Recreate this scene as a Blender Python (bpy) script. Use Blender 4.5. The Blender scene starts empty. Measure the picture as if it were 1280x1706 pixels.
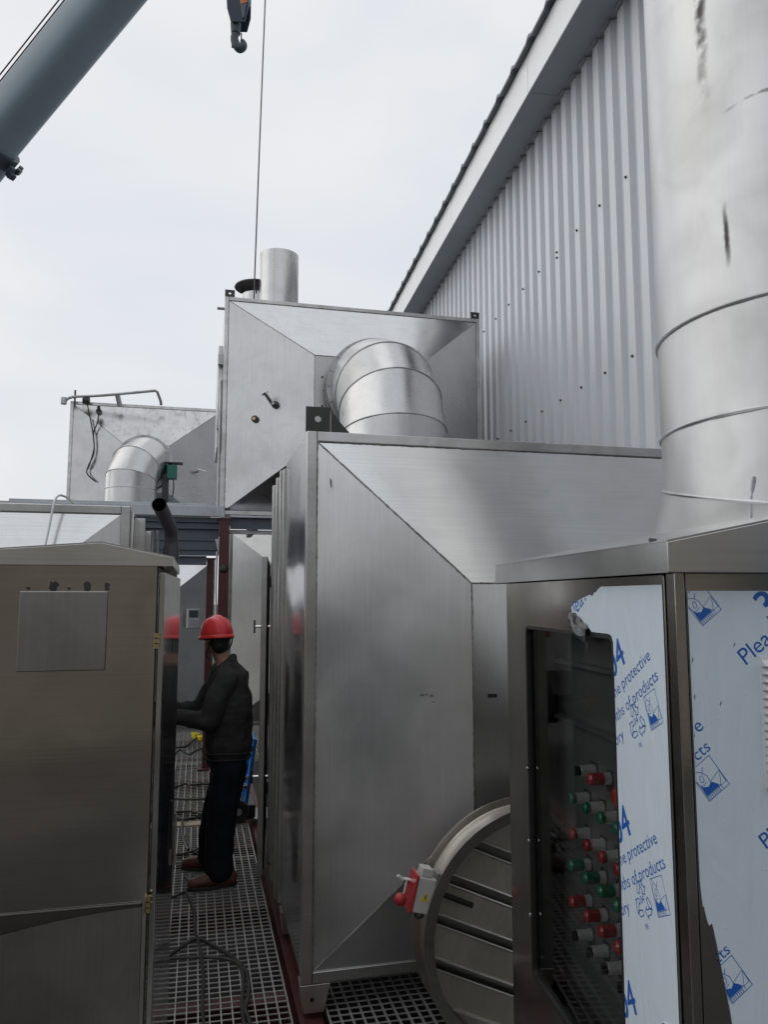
import bpy, bmesh, math, random
from mathutils import Vector, Matrix, Euler, noise
R = math.radians
PI = math.pi
scene = bpy.context.scene
col = scene.collection
random.seed(7)

# ------------------------------------------------------------------ camera
cam = bpy.data.cameras.new('camera')
cam.sensor_fit = 'HORIZONTAL'; cam.sensor_width = 36.0; cam.lens = 36.0
cam.clip_start = 0.05; cam.clip_end = 2000
camo = bpy.data.objects.new('camera', cam); col.objects.link(camo)
camo.location = (0, 0, 1.85)
camo.rotation_euler = (R(90) + math.atan(142 / 1280), 0, R(-13.6))
scene.camera = camo

# ------------------------------------------------------------------ sky, sun, exposure
SUN_EL, SUN_AZ = R(42), R(300)      # azimuth measured clockwise from +Y
world = bpy.data.worlds.new('World'); scene.world = world; world.use_nodes = True
nt = world.node_tree; nt.nodes.clear()
wo = nt.nodes.new('ShaderNodeOutputWorld')
sky = nt.nodes.new('ShaderNodeTexSky'); sky.sky_type = 'NISHITA'; sky.sun_disc = False
sky.sun_elevation = SUN_EL; sky.sun_rotation = SUN_AZ
sky.air_density = 1.6; sky.dust_density = 5.0
bg1 = nt.nodes.new('ShaderNodeBackground'); bg1.inputs['Strength'].default_value = 0.08
nt.links.new(sky.outputs[0], bg1.inputs[0])
wtc = nt.nodes.new('ShaderNodeTexCoord')
wmp = nt.nodes.new('ShaderNodeMapping'); wmp.inputs['Scale'].default_value = (1.0, 1.0, 2.2)
wmp.inputs['Location'].default_value = (3.1, 0.7, 1.3)
nt.links.new(wtc.outputs['Generated'], wmp.inputs[0])
wn = nt.nodes.new('ShaderNodeTexNoise'); wn.inputs['Scale'].default_value = 2.3
wn.inputs['Detail'].default_value = 5; wn.inputs['Roughness'].default_value = 0.45
wn.inputs['Distortion'].default_value = 0.6
nt.links.new(wmp.outputs[0], wn.inputs['Vector'])
wr = nt.nodes.new('ShaderNodeValToRGB')
wr.color_ramp.elements[0].position = 0.30; wr.color_ramp.elements[0].color = (0.685, 0.735, 0.81, 1)
wr.color_ramp.elements[1].position = 0.66; wr.color_ramp.elements[1].color = (0.83, 0.835, 0.85, 1)
nt.links.new(wn.outputs['Fac'], wr.inputs[0])
bg2 = nt.nodes.new('ShaderNodeBackground'); bg2.inputs['Strength'].default_value = 1.06
nt.links.new(wr.outputs[0], bg2.inputs[0])
wm = nt.nodes.new('ShaderNodeMixShader'); wm.inputs[0].default_value = 0.93
nt.links.new(bg1.outputs[0], wm.inputs[1]); nt.links.new(bg2.outputs[0], wm.inputs[2])
nt.links.new(wm.outputs[0], wo.inputs[0])

sl = bpy.data.lights.new('sun', 'SUN'); sl.energy = 0.85; sl.angle = R(95); sl.color = (1.0, 0.97, 0.93)
so = bpy.data.objects.new('sun', sl); col.objects.link(so)
sd = Vector((math.sin(SUN_AZ) * math.cos(SUN_EL), math.cos(SUN_AZ) * math.cos(SUN_EL), math.sin(SUN_EL)))
so.rotation_euler = sd.to_track_quat('Z', 'Y').to_euler(); so.location = (0, 0, 30)

scene.view_settings.view_transform = 'Standard'; scene.view_settings.look = 'None'
scene.view_settings.exposure = 0.0; scene.view_settings.gamma = 1.0
scene.view_settings.use_curve_mapping = False
scene.render.engine = 'CYCLES'

# ------------------------------------------------------------------ helpers
def link(o, parent=None):
    col.objects.link(o)
    if parent is not None: o.parent = parent
    return o

def tag(o, label=None, cat=None, group=None, kind=None):
    if label: o['label'] = label
    if cat: o['category'] = cat
    if group: o['group'] = group
    if kind: o['kind'] = kind
    return o

def thing(name, label, cat, loc=(0, 0, 0), rz=0.0, group=None):
    o = bpy.data.objects.new(name, None); o.empty_display_size = 0.1
    o.location = loc; o.rotation_euler = (0, 0, rz)
    link(o); tag(o, label, cat, group)
    return o

class MB:
    def __init__(s): s.v = []; s.f = []
    def add(s, vs, fs):
        n = len(s.v); s.v += [tuple(v) for v in vs]; s.f += [tuple(i + n for i in f) for f in fs]; return s
    def box(s, x0, x1, y0, y1, z0, z1):
        if x0 > x1: x0, x1 = x1, x0
        if y0 > y1: y0, y1 = y1, y0
        if z0 > z1: z0, z1 = z1, z0
        return s.add([(x0,y0,z0),(x1,y0,z0),(x1,y1,z0),(x0,y1,z0),(x0,y0,z1),(x1,y0,z1),(x1,y1,z1),(x0,y1,z1)],
              [(0,3,2,1),(4,5,6,7),(0,1,5,4),(1,2,6,5),(2,3,7,6),(3,0,4,7)])
    def obox(s, c, ax, ay, az, hx, hy, hz):
        c = Vector(c); ax, ay, az = Vector(ax).normalized(), Vector(ay).normalized(), Vector(az).normalized()
        vs = []
        for k in (-1, 1):
            for (i, j) in ((-1,-1),(1,-1),(1,1),(-1,1)):
                vs.append(c + ax*hx*i + ay*hy*j + az*hz*k)
        return s.add(vs, [(0,3,2,1),(4,5,6,7),(0,1,5,4),(1,2,6,5),(2,3,7,6),(3,0,4,7)])
    def bar(s, p0, p1, w, h, upv=(0,0,1)):
        p0, p1 = Vector(p0), Vector(p1); d = p1 - p0; L = d.length; d.normalize()
        u = Vector(upv); x = d.cross(u)
        if x.length < 1e-4: x = d.cross(Vector((1,0,0)))
        x.normalize(); u = x.cross(d)
        return s.obox((p0+p1)/2, x, d, u, w/2, L/2, h/2)
    def quad(s, a, b, c, d): return s.add([a, b, c, d], [(0,1,2,3)])
    def tube(s, path, r, n=8, closed=False, caps=True):
        P = [Vector(p) for p in path]; m = len(P)
        rr = r if isinstance(r, (list, tuple)) else [r]*m
        T = []
        for i in range(m):
            a = P[(i-1) % m] if (closed or i > 0) else P[i]
            b = P[(i+1) % m] if (closed or i < m-1) else P[i]
            t = (b - a)
            T.append(t.normalized() if t.length > 1e-9 else Vector((0,0,1)))
        ref = Vector((0,0,1)) if abs(T[0].z) < 0.9 else Vector((1,0,0))
        x = T[0].cross(ref).normalized()
        vs = []
        for i in range(m):
            x = (x - T[i]*x.dot(T[i])).normalized(); y = T[i].cross(x)
            for k in range(n):
                a = 2*PI*k/n
                vs.append(P[i] + (x*math.cos(a) + y*math.sin(a))*rr[i])
        fs = []
        for i in range(m if closed else m-1):
            i2 = (i+1) % m
            for k in range(n):
                k2 = (k+1) % n
                fs.append((i*n+k, i*n+k2, i2*n+k2, i2*n+k))
        if caps and not closed:
            fs.append(tuple(range(n-1, -1, -1))); fs.append(tuple((m-1)*n+k for k in range(n)))
        return s.add(vs, fs)
    def cyl(s, p0, p1, r0, r1=None, n=24, caps=True):
        return s.tube([p0, p1], [r0, r0 if r1 is None else r1], n, caps=caps)
    def lathe(s, prof, n=32, c=(0,0,0), ax='z'):
        vs = []; m = len(prof)
        for (r, h) in prof:
            for k in range(n):
                a = 2*PI*k/n
                q = (r*math.cos(a), r*math.sin(a), h)
                if ax == 'y': q = (q[0], q[2], q[1])
                if ax == 'x': q = (q[2], q[0], q[1])
                vs.append((c[0]+q[0], c[1]+q[1], c[2]+q[2]))
        fs = []
        for i in range(m-1):
            for k in range(n):
                k2 = (k+1) % n; fs.append((i*n+k, i*n+k2, (i+1)*n+k2, (i+1)*n+k))
        return s.add(vs, fs)
    def prism(s, pts, d):
        """closed polygon pts (3-D, ordered) extruded by vector d"""
        n = len(pts); d = Vector(d); P = [Vector(p) for p in pts]
        vs = P + [p + d for p in P]
        fs = [tuple(range(n-1, -1, -1)), tuple(range(n, 2*n))]
        for i in range(n):
            j = (i+1) % n; fs.append((i, j, n+j, n+i))
        return s.add(vs, fs)
    def sheet(s, a, b, c, d, nu=20, nv=20, amp=0.0, seed=0.0, sc=1.6):
        """bilinear sheet with shallow oil-canning, edges kept straight"""
        a, b, c, d = (Vector(q) for q in (a, b, c, d))
        nrm = ((b-a).cross(d-a)).normalized()
        vs = []
        for j in range(nv+1):
            t = j/nv
            for i in range(nu+1):
                u = i/nu
                p = (a*(1-u)+b*u)*(1-t) + (d*(1-u)+c*u)*t
                e = min(1, 6*u*(1-u)) * min(1, 6*t*(1-t))
                h = noise.noise(Vector((p.x*sc+seed*7.3, p.y*sc+seed*3.1, p.z*sc*0.8)))
                vs.append(p + nrm*amp*e*h)
        fs = [(j*(nu+1)+i, j*(nu+1)+i+1, (j+1)*(nu+1)+i+1, (j+1)*(nu+1)+i) for j in range(nv) for i in range(nu)]
        return s.add(vs, fs)
    def mesh(s, name, smooth=40):
        me = bpy.data.meshes.new(name); me.from_pydata(s.v, [], s.f); me.validate()
        bm = bmesh.new(); bm.from_mesh(me); bmesh.ops.recalc_face_normals(bm, faces=bm.faces); bm.to_mesh(me); bm.free()
        if smooth:
            me.polygons.foreach_set('use_smooth', [True]*len(me.polygons))
            me.set_sharp_from_angle(angle=R(smooth))
        return me
    def build(s, name, mat, parent=None, bevel=0.0, smooth=40, seg=2):
        me = s.mesh(name, smooth); me.materials.append(mat)
        o = bpy.data.objects.new(name, me); link(o, parent)
        if bevel:
            m = o.modifiers.new('bevel', 'BEVEL'); m.width = bevel; m.segments = seg; m.limit_method = 'ANGLE'; m.angle_limit = R(35)
            m.harden_normals = True
        return o

def spline(pts, n=8):
    P = [Vector(p) for p in pts]; out = []
    for i in range(len(P)-1):
        p0 = P[max(i-1, 0)]; p1 = P[i]; p2 = P[i+1]; p3 = P[min(i+2, len(P)-1)]
        for k in range(n):
            t = k/n; t2 = t*t; t3 = t2*t
            out.append(0.5*((2*p1) + (p2-p0)*t + (2*p0-5*p1+4*p2-p3)*t2 + (3*p1-p0-3*p2+p3)*t3))
    out.append(P[-1]); return out

def weld(p0, p1, r=0.004, seed=1, step=0.012):
    p0, p1 = Vector(p0), Vector(p1); L = (p1-p0).length; n = max(2, int(L/step)); rg = random.Random(seed)
    path = []; rr = []
    for i in range(n+1):
        q = p0.lerp(p1, i/n); j = 0.0009
        path.append(q + Vector((rg.uniform(-j, j), rg.uniform(-j, j), rg.uniform(-j, j)))); rr.append(r*rg.uniform(0.65, 1.25))
    return path, rr

# ------------------------------------------------------------------ materials
def newmat(name):
    m = bpy.data.materials.new(name); m.use_nodes = True; n = m.node_tree
    b = n.nodes['Principled BSDF']; return m, n, b

def nd(n, t, **kw):
    x = n.nodes.new(t)
    for k, v in kw.items():
        if k in x.inputs: x.inputs[k].default_value = v
        else: setattr(x, k, v)
    return x

def ramp(n, p0, c0, p1, c1):
    r = n.nodes.new('ShaderNodeValToRGB'); e = r.color_ramp.elements
    e[0].position = p0; e[0].color = c0; e[1].position = p1; e[1].color = c1
    return r

def mixc(n, fac, a, b, mode='MIX'):
    m = n.nodes.new('ShaderNodeMix'); m.data_type = 'RGBA'; m.blend_type = mode
    for s, v in ((0, fac), (6, a), (7, b)):
        if hasattr(v, 'is_linked'): n.links.new(v, m.inputs[s])
        elif s == 0: m.inputs[0].default_value = v
        else: m.inputs[s].default_value = v if len(v) == 4 else (*v, 1)
    return m.outputs[2]

def steel(name, colr=(0.58, 0.58, 0.57), r0=0.28, r1=0.45, brush='z', wav=0.05, smudge=0.25, dirt=0.0, fine=0.012, aniso=0.0, grain=0.6):
    """mill finish stainless sheet: brushed grain, smudges, shallow waviness"""
    m, n, b = newmat(name); L = n.links.new
    tc = nd(n, 'ShaderNodeTexCoord')
    sc = {'z': (70, 70, 1.2), 'x': (1.2, 70, 70), 'y': (70, 1.2, 70), 'xy': (1.5, 1.5, 90)}[brush]
    mp = nd(n, 'ShaderNodeMapping'); mp.inputs['Scale'].default_value = sc; L(tc.outputs['Object'], mp.inputs[0])
    g = nd(n, 'ShaderNodeTexNoise', Scale=2.0, Detail=3.0); L(mp.outputs[0], g.inputs['Vector'])
    big = nd(n, 'ShaderNodeTexNoise', Scale=1.7, Detail=4.0, Roughness=0.55, Distortion=0.4); L(tc.outputs['Object'], big.inputs['Vector'])
    sm = nd(n, 'ShaderNodeTexNoise', Scale=4.5, Detail=4.0, Roughness=0.55, Distortion=0.8); L(tc.outputs['Object'], sm.inputs['Vector'])
    # colour
    c1 = mixc(n, big.outputs['Fac'], tuple(c*0.94 for c in colr), tuple(min(1, c*1.06) for c in colr))
    gr = ramp(n, 0.35, (0.93, 0.93, 0.93, 1), 0.65, (1.05, 1.05, 1.05, 1)); L(g.outputs['Fac'], gr.inputs[0])
    c2 = mixc(n, grain, c1, gr.outputs[0], 'MULTIPLY')
    sr = ramp(n, 0.45, (1, 1, 1, 1), 0.78, (1-smudge, 1-smudge, 1-smudge*1.02, 1)); L(sm.outputs['Fac'], sr.inputs[0])
    c3 = mixc(n, 1.0, c2, sr.outputs[0], 'MULTIPLY')
    if dirt:
        dn = nd(n, 'ShaderNodeTexNoise', Scale=2.2, Detail=4.0, Roughness=0.5); L(tc.outputs['Object'], dn.inputs['Vector'])
        dr = ramp(n, 0.45, (1, 1, 1, 1), 0.80, (1-dirt, 1-dirt*1.05, 1-dirt*1.15, 1)); L(dn.outputs['Fac'], dr.inputs[0])
        c3 = mixc(n, 1.0, c3, dr.outputs[0], 'MULTIPLY')
    L(c3, b.inputs['Base Color'])
    b.inputs['Metallic'].default_value = 1.0
    # roughness
    rr = nd(n, 'ShaderNodeMapRange'); rr.inputs['To Min'].default_value = r0; rr.inputs['To Max'].default_value = r1
    rr.inputs['From Min'].default_value = 0.3; rr.inputs['From Max'].default_value = 0.7
    ad = nd(n, 'ShaderNodeMath', operation='ADD'); L(big.outputs['Fac'], ad.inputs[0]); 
    ml = nd(n, 'ShaderNodeMath', operation='MULTIPLY'); L(sm.outputs['Fac'], ml.inputs[0]); ml.inputs[1].default_value = 0.5
    sb = nd(n, 'ShaderNodeMath', operation='SUBTRACT'); L(ml.outputs[0], sb.inputs[0]); sb.inputs[1].default_value = 0.25
    L(sb.outputs[0], ad.inputs[1]); L(ad.outputs[0], rr.inputs[0]); L(rr.outputs[0], b.inputs['Roughness'])
    # waviness + grain
    wv = nd(n, 'ShaderNodeTexNoise', Scale=1.5, Detail=0.0); L(tc.outputs['Object'], wv.inputs['Vector'])
    bp = nd(n, 'ShaderNodeBump', Strength=1.0, Distance=wav*0.25); L(wv.outputs['Fac'], bp.inputs['Height'])
    bp2 = nd(n, 'ShaderNodeBump', Strength=fine*10, Distance=0.0006); L(g.outputs['Fac'], bp2.inputs['Height']); L(bp.outputs[0], bp2.inputs['Normal'])
    L(bp2.outputs[0], b.inputs['Normal'])
    if aniso:
        b.inputs['Anisotropic'].default_value = aniso
    return m

def paint(name, colr, rough=0.5, var=0.12, dirt=0.0, bump=0.0, spec=0.5, scale=3.0, metallic=0.0, dirtcol=(0.10, 0.085, 0.07)):
    m, n, b = newmat(name); L = n.links.new
    tc = nd(n, 'ShaderNodeTexCoord')
    a = nd(n, 'ShaderNodeTexNoise', Scale=scale, Detail=6.0, Roughness=0.6); L(tc.outputs['Object'], a.inputs['Vector'])
    r = ramp(n, 0.3, (*[c*(1-var) for c in colr], 1), 0.7, (*[min(1, c*(1+var)) for c in colr], 1)); L(a.outputs['Fac'], r.inputs[0])
    c = r.outputs[0]
    if dirt:
        d = nd(n, 'ShaderNodeTexNoise', Scale=scale*3, Detail=8.0, Roughness=0.7); L(tc.outputs['Object'], d.inputs['Vector'])
        dr = ramp(n, 0.5, (0, 0, 0, 1), 0.75, (dirt, dirt, dirt, 1)); L(d.outputs['Fac'], dr.inputs[0])
        c = mixc(n, dr.outputs[0], c, (*dirtcol, 1))
    L(c, b.inputs['Base Color'])
    b.inputs['Roughness'].default_value = rough; b.inputs['Metallic'].default_value = metallic
    b.inputs['Specular IOR Level'].default_value = spec
    if bump:
        f = nd(n, 'ShaderNodeTexNoise', Scale=scale*12, Detail=6.0); L(tc.outputs['Object'], f.inputs['Vector'])
        bp = nd(n, 'ShaderNodeBump', Strength=bump, Distance=0.01); L(f.outputs['Fac'], bp.inputs['Height']); L(bp.outputs[0], b.inputs['Normal'])
    return m

M = {}
M['steel'] = steel('brushed_stainless', (0.76, 0.76, 0.755), 0.29, 0.42, 'z', 0.06, 0.10)
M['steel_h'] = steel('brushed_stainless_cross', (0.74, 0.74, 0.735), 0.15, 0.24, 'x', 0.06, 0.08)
M['steel_far'] = steel('weathered_stainless', (0.59, 0.59, 0.585), 0.24, 0.36, 'z', 0.06, 0.08, 0.06)
M['steel_pale'] = steel('pale_stainless', (0.80, 0.795, 0.77), 0.36, 0.48, 'z', 0.05, 0.08)
M['polished'] = steel('bright_stainless', (0.62, 0.62, 0.63), 0.15, 0.24, 'z', 0.03, 0.12, fine=0.003)
M['cab'] = steel('cabinet_stainless', (0.49, 0.465, 0.425), 0.10, 0.17, 'x', 0.05, 0.18, 0.12)
M['cab_mirror'] = steel('cabinet_bright_stainless', (0.55, 0.55, 0.54), 0.06, 0.13, 'z', 0.02, 0.15, fine=0.003)
M['trim'] = steel('frame_stainless', (0.58, 0.575, 0.565), 0.26, 0.40, 'xy', 0.02, 0.3, 0.25)
M['weld'] = steel('weld_bead', (0.34, 0.33, 0.32), 0.40, 0.6, 'z', 0.0, 0.5, 0.5)
M['heat'] = steel('heat_tinted_stainless', (0.60, 0.575, 0.53), 0.28, 0.42, 'z', 0.03, 0.3, 0.30)
M['heat2'] = steel('tinted_blade_stainless', (0.78, 0.755, 0.67), 0.36, 0.50, 'z', 0.04, 0.3, 0.2)
M['grime'] = paint('grey_grime', (0.13, 0.13, 0.13), 0.7, 0.3)
M['brown'] = paint('dark_opening_shade', (0.03, 0.024, 0.019), 0.7, 0.3)
M['dullsteel'] = steel('dull_cover_stainless', (0.36, 0.355, 0.345), 0.28, 0.40, 'z', 0.03, 0.25, 0.2)
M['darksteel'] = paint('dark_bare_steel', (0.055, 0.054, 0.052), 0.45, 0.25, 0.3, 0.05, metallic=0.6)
M['black'] = paint('black_rubber', (0.012, 0.012, 0.013), 0.5, 0.2)
M['blackpaint'] = paint('black_paint', (0.02, 0.02, 0.022), 0.35, 0.2)
M['galv'] = steel('galvanised_steel', (0.50, 0.51, 0.52), 0.38, 0.55, 'xy', 0.01, 0.35, 0.35)
M['grate'] = paint('galvanised_grating', (0.50, 0.50, 0.48), 0.45, 0.2, 0.5, 0.05, metallic=0.5, scale=1.3, dirtcol=(0.12, 0.09, 0.075))
M['redbeam'] = paint('red_oxide_paint', (0.075, 0.018, 0.022), 0.45, 0.2, 0.35, 0.05)
M['pinkbeam'] = paint('worn_red_oxide', (0.28, 0.12, 0.11), 0.5, 0.25, 0.5, 0.1)
M['bluebeam'] = paint('blue_grey_steel_paint', (0.085, 0.105, 0.135), 0.4, 0.15, 0.2, 0.03)
M['lightbeam'] = paint('pale_galvanised_paint', (0.50, 0.53, 0.57), 0.4, 0.1, 0.25, 0.03)
M['pvc'] = paint('dark_grey_pvc', (0.10, 0.10, 0.118), 0.32, 0.15, 0.15)
M['cable'] = paint('black_cable', (0.022, 0.020, 0.019), 0.55, 0.3, 0.4, dirtcol=(0.08, 0.065, 0.05))
M['white'] = paint('white_plastic', (0.62, 0.63, 0.62), 0.45, 0.06, 0.15)
M['grey_cast'] = paint('grey_cast_box', (0.50, 0.50, 0.47), 0.45, 0.08, 0.25)
M['red'] = paint('red_plastic', (0.40, 0.025, 0.028), 0.32, 0.08)
M['yellow'] = paint('yellow_label', (0.65, 0.50, 0.03), 0.5, 0.1)
M['blue'] = paint('blue_tube_paint', (0.012, 0.17, 0.55), 0.3, 0.1, 0.15)
M['green_paint'] = paint('green_cylinder_paint', (0.02, 0.13, 0.07), 0.4, 0.15, 0.2)
M['actuator_green'] = paint('teal_green_casting', (0.012, 0.14, 0.10), 0.4, 0.15, 0.2)
M['board'] = paint('dusty_board', (0.30, 0.25, 0.19), 0.8, 0.2, 0.4, 0.2)
M['brass'] = steel('worn_brass', (0.62, 0.45, 0.25), 0.25, 0.4, 'z', 0.0, 0.3, 0.3)
M['concrete'] = paint('yard_concrete', (0.075, 0.072, 0.068), 0.85, 0.25, 0.5, 0.3, scale=0.8, dirtcol=(0.035, 0.032, 0.03))
M['cladding'] = paint('silver_grey_cladding', (0.62, 0.64, 0.675), 0.45, 0.05, 0.14, 0.0, scale=0.9, metallic=0.15, dirtcol=(0.58, 0.58, 0.58))
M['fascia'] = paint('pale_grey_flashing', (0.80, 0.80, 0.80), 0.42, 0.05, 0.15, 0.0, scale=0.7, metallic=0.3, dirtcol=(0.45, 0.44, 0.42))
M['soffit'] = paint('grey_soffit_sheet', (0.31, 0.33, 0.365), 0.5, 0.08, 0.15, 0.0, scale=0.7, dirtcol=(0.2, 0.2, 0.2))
M['hallwall'] = paint('reflected_hall_render', (0.30, 0.275, 0.235), 0.8, 0.25, 0.4, 0.1, scale=0.35, dirtcol=(0.16, 0.15, 0.09))
M['underfloor_dark'] = paint('underfloor_shade', (0.028, 0.026, 0.025), 0.6, 0.3, 0.3, 0.2, scale=1.5, dirtcol=(0.05, 0.03, 0.025))
M['inner'] = paint('grey_equipment_panel', (0.11, 0.11, 0.108), 0.5, 0.08, 0.2)
M['roof'] = paint('slate_blue_roof_sheet', (0.13, 0.15, 0.17), 0.5, 0.1, 0.2)
M['boom'] = paint('crane_blue_grey_paint', (0.20, 0.26, 0.305), 0.45, 0.07, 0.12, scale=0.9, dirtcol=(0.15, 0.20, 0.235))
M['boomdark'] = paint('crane_dark_paint', (0.035, 0.05, 0.065), 0.45, 0.2)
M['orange'] = paint('hook_block_orange', (0.50, 0.18, 0.05), 0.45, 0.2, 0.3)
M['navy'] = paint('hook_block_navy', (0.012, 0.022, 0.045), 0.4, 0.2)
M['rope'] = paint('steel_wire_rope', (0.05, 0.05, 0.05), 0.5, 0.2)
M['film'] = paint('blue_white_protective_film', (0.60, 0.685, 0.755), 0.20, 0.04, 0.12, 0.04, scale=2.0, dirtcol=(0.42, 0.50, 0.56))
def filmwrinkle():
    m = M['film']; n = m.node_tree; L = n.links.new; b = n.nodes['Principled BSDF']
    tc = nd(n, 'ShaderNodeTexCoord'); mp = nd(n, 'ShaderNodeMapping'); mp.inputs['Scale'].default_value = (5, 5, 1.3); mp.inputs['Rotation'].default_value = (0.5, 0.3, 0.2)
    L(tc.outputs['Object'], mp.inputs[0])
    a = nd(n, 'ShaderNodeTexNoise', Scale=2.2, Detail=3.0, Roughness=0.5, Distortion=1.5); L(mp.outputs[0], a.inputs['Vector'])
    v = nd(n, 'ShaderNodeTexVoronoi', Scale=38.0); L(tc.outputs['Object'], v.inputs['Vector'])
    vr = ramp(n, 0.0, (1, 1, 1, 1), 0.10, (0, 0, 0, 1)); L(v.outputs['Distance'], vr.inputs[0])
    b1 = nd(n, 'ShaderNodeBump', Strength=0.7, Distance=0.006); L(a.outputs['Fac'], b1.inputs['Height'])
    b2 = nd(n, 'ShaderNodeBump', Strength=0.5, Distance=0.0012); L(vr.outputs[0], b2.inputs['Height']); L(b1.outputs[0], b2.inputs['Normal'])
    L(b2.outputs[0], b.inputs['Normal'])
filmwrinkle()
M['film_front'] = M['film']
M['ink'] = paint('blue_print_ink', (0.012, 0.10, 0.40), 0.4, 0.05)
M['cloth'] = paint('charcoal_work_jacket', (0.034, 0.034, 0.034), 0.85, 0.12, 0.15, 0.15, spec=0.25, scale=6, dirtcol=(0.035, 0.033, 0.03))
M['trousers'] = paint('navy_black_trousers', (0.008, 0.009, 0.014), 0.9, 0.25, 0.0, 0.2, spec=0.2, scale=6)
M['shoe'] = paint('brown_leather_shoe', (0.10, 0.035, 0.022), 0.5, 0.3, 0.4, 0.1, scale=10, dirtcol=(0.13, 0.09, 0.06))
M['sole'] = paint('dark_shoe_sole', (0.025, 0.02, 0.018), 0.7, 0.2)
M['hair'] = paint('black_hair', (0.008, 0.008, 0.008), 0.55, 0.3, bump=0.5, scale=14)
M['helmet'] = paint('red_helmet_plastic', (0.66, 0.026, 0.034), 0.34, 0.08, 0.18, 0.0, scale=9, dirtcol=(0.42, 0.06, 0.06))
def skinmat():
    m, n, b = newmat('skin'); b.inputs['Base Color'].default_value = (0.33, 0.17, 0.115, 1); b.inputs['Roughness'].default_value = 0.5
    b.inputs['Subsurface Weight'].default_value = 0.1; b.inputs['Subsurface Radius'].default_value = (0.01, 0.004, 0.002)
    return m
M['skin'] = skinmat()
def glassmat():
    m, n, b = newmat('clear_acrylic_pane'); n.nodes.remove(b); L = n.links.new
    o = n.nodes['Material Output']
    tr = nd(n, 'ShaderNodeBsdfTransparent'); tr.inputs[0].default_value = (0.80, 0.82, 0.82, 1)
    gl = nd(n, 'ShaderNodeBsdfGlossy', Roughness=0.03)
    fr = nd(n, 'ShaderNodeFresnel', IOR=1.45); mx = nd(n, 'ShaderNodeMixShader')
    L(fr.outputs[0], mx.inputs[0]); L(tr.outputs[0], mx.inputs[1]); L(gl.outputs[0], mx.inputs[2]); L(mx.outputs[0], o.inputs[0])
    return m
M['glass'] = glassmat()
def lens(name, c):
    m, n, b = newmat(name); b.inputs['Base Color'].default_value = (*c, 1); b.inputs['Roughness'].default_value = 0.2
    b.inputs['Coat Weight'].default_value = 0.5
    return m
M['btn_green'] = lens('green_button_cap', (0.01, 0.22, 0.12)); M['btn_red'] = lens('red_button_cap', (0.50, 0.03, 0.035))
M['btn_dark'] = lens('dark_selector', (0.03, 0.03, 0.03)); M['btn_orange'] = lens('orange_red_knob', (0.62, 0.06, 0.03))
M['collar'] = paint('whitened_chrome_collar', (0.80, 0.80, 0.78), 0.28, 0.04, metallic=0.5)  # chrome rings' bright highlights put into a whitish, half-metallic base colour
M['film_back'] = paint('dark_film_back', (0.05, 0.052, 0.055), 0.25, 0.3)
M['chrome'] = steel('chrome_ring', (0.80, 0.80, 0.78), 0.10, 0.2, 'z', 0, 0.1, fine=0.0)
M['screen'] = paint('grey_lcd_screen', (0.07, 0.10, 0.12), 0.15, 0.05)
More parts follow.
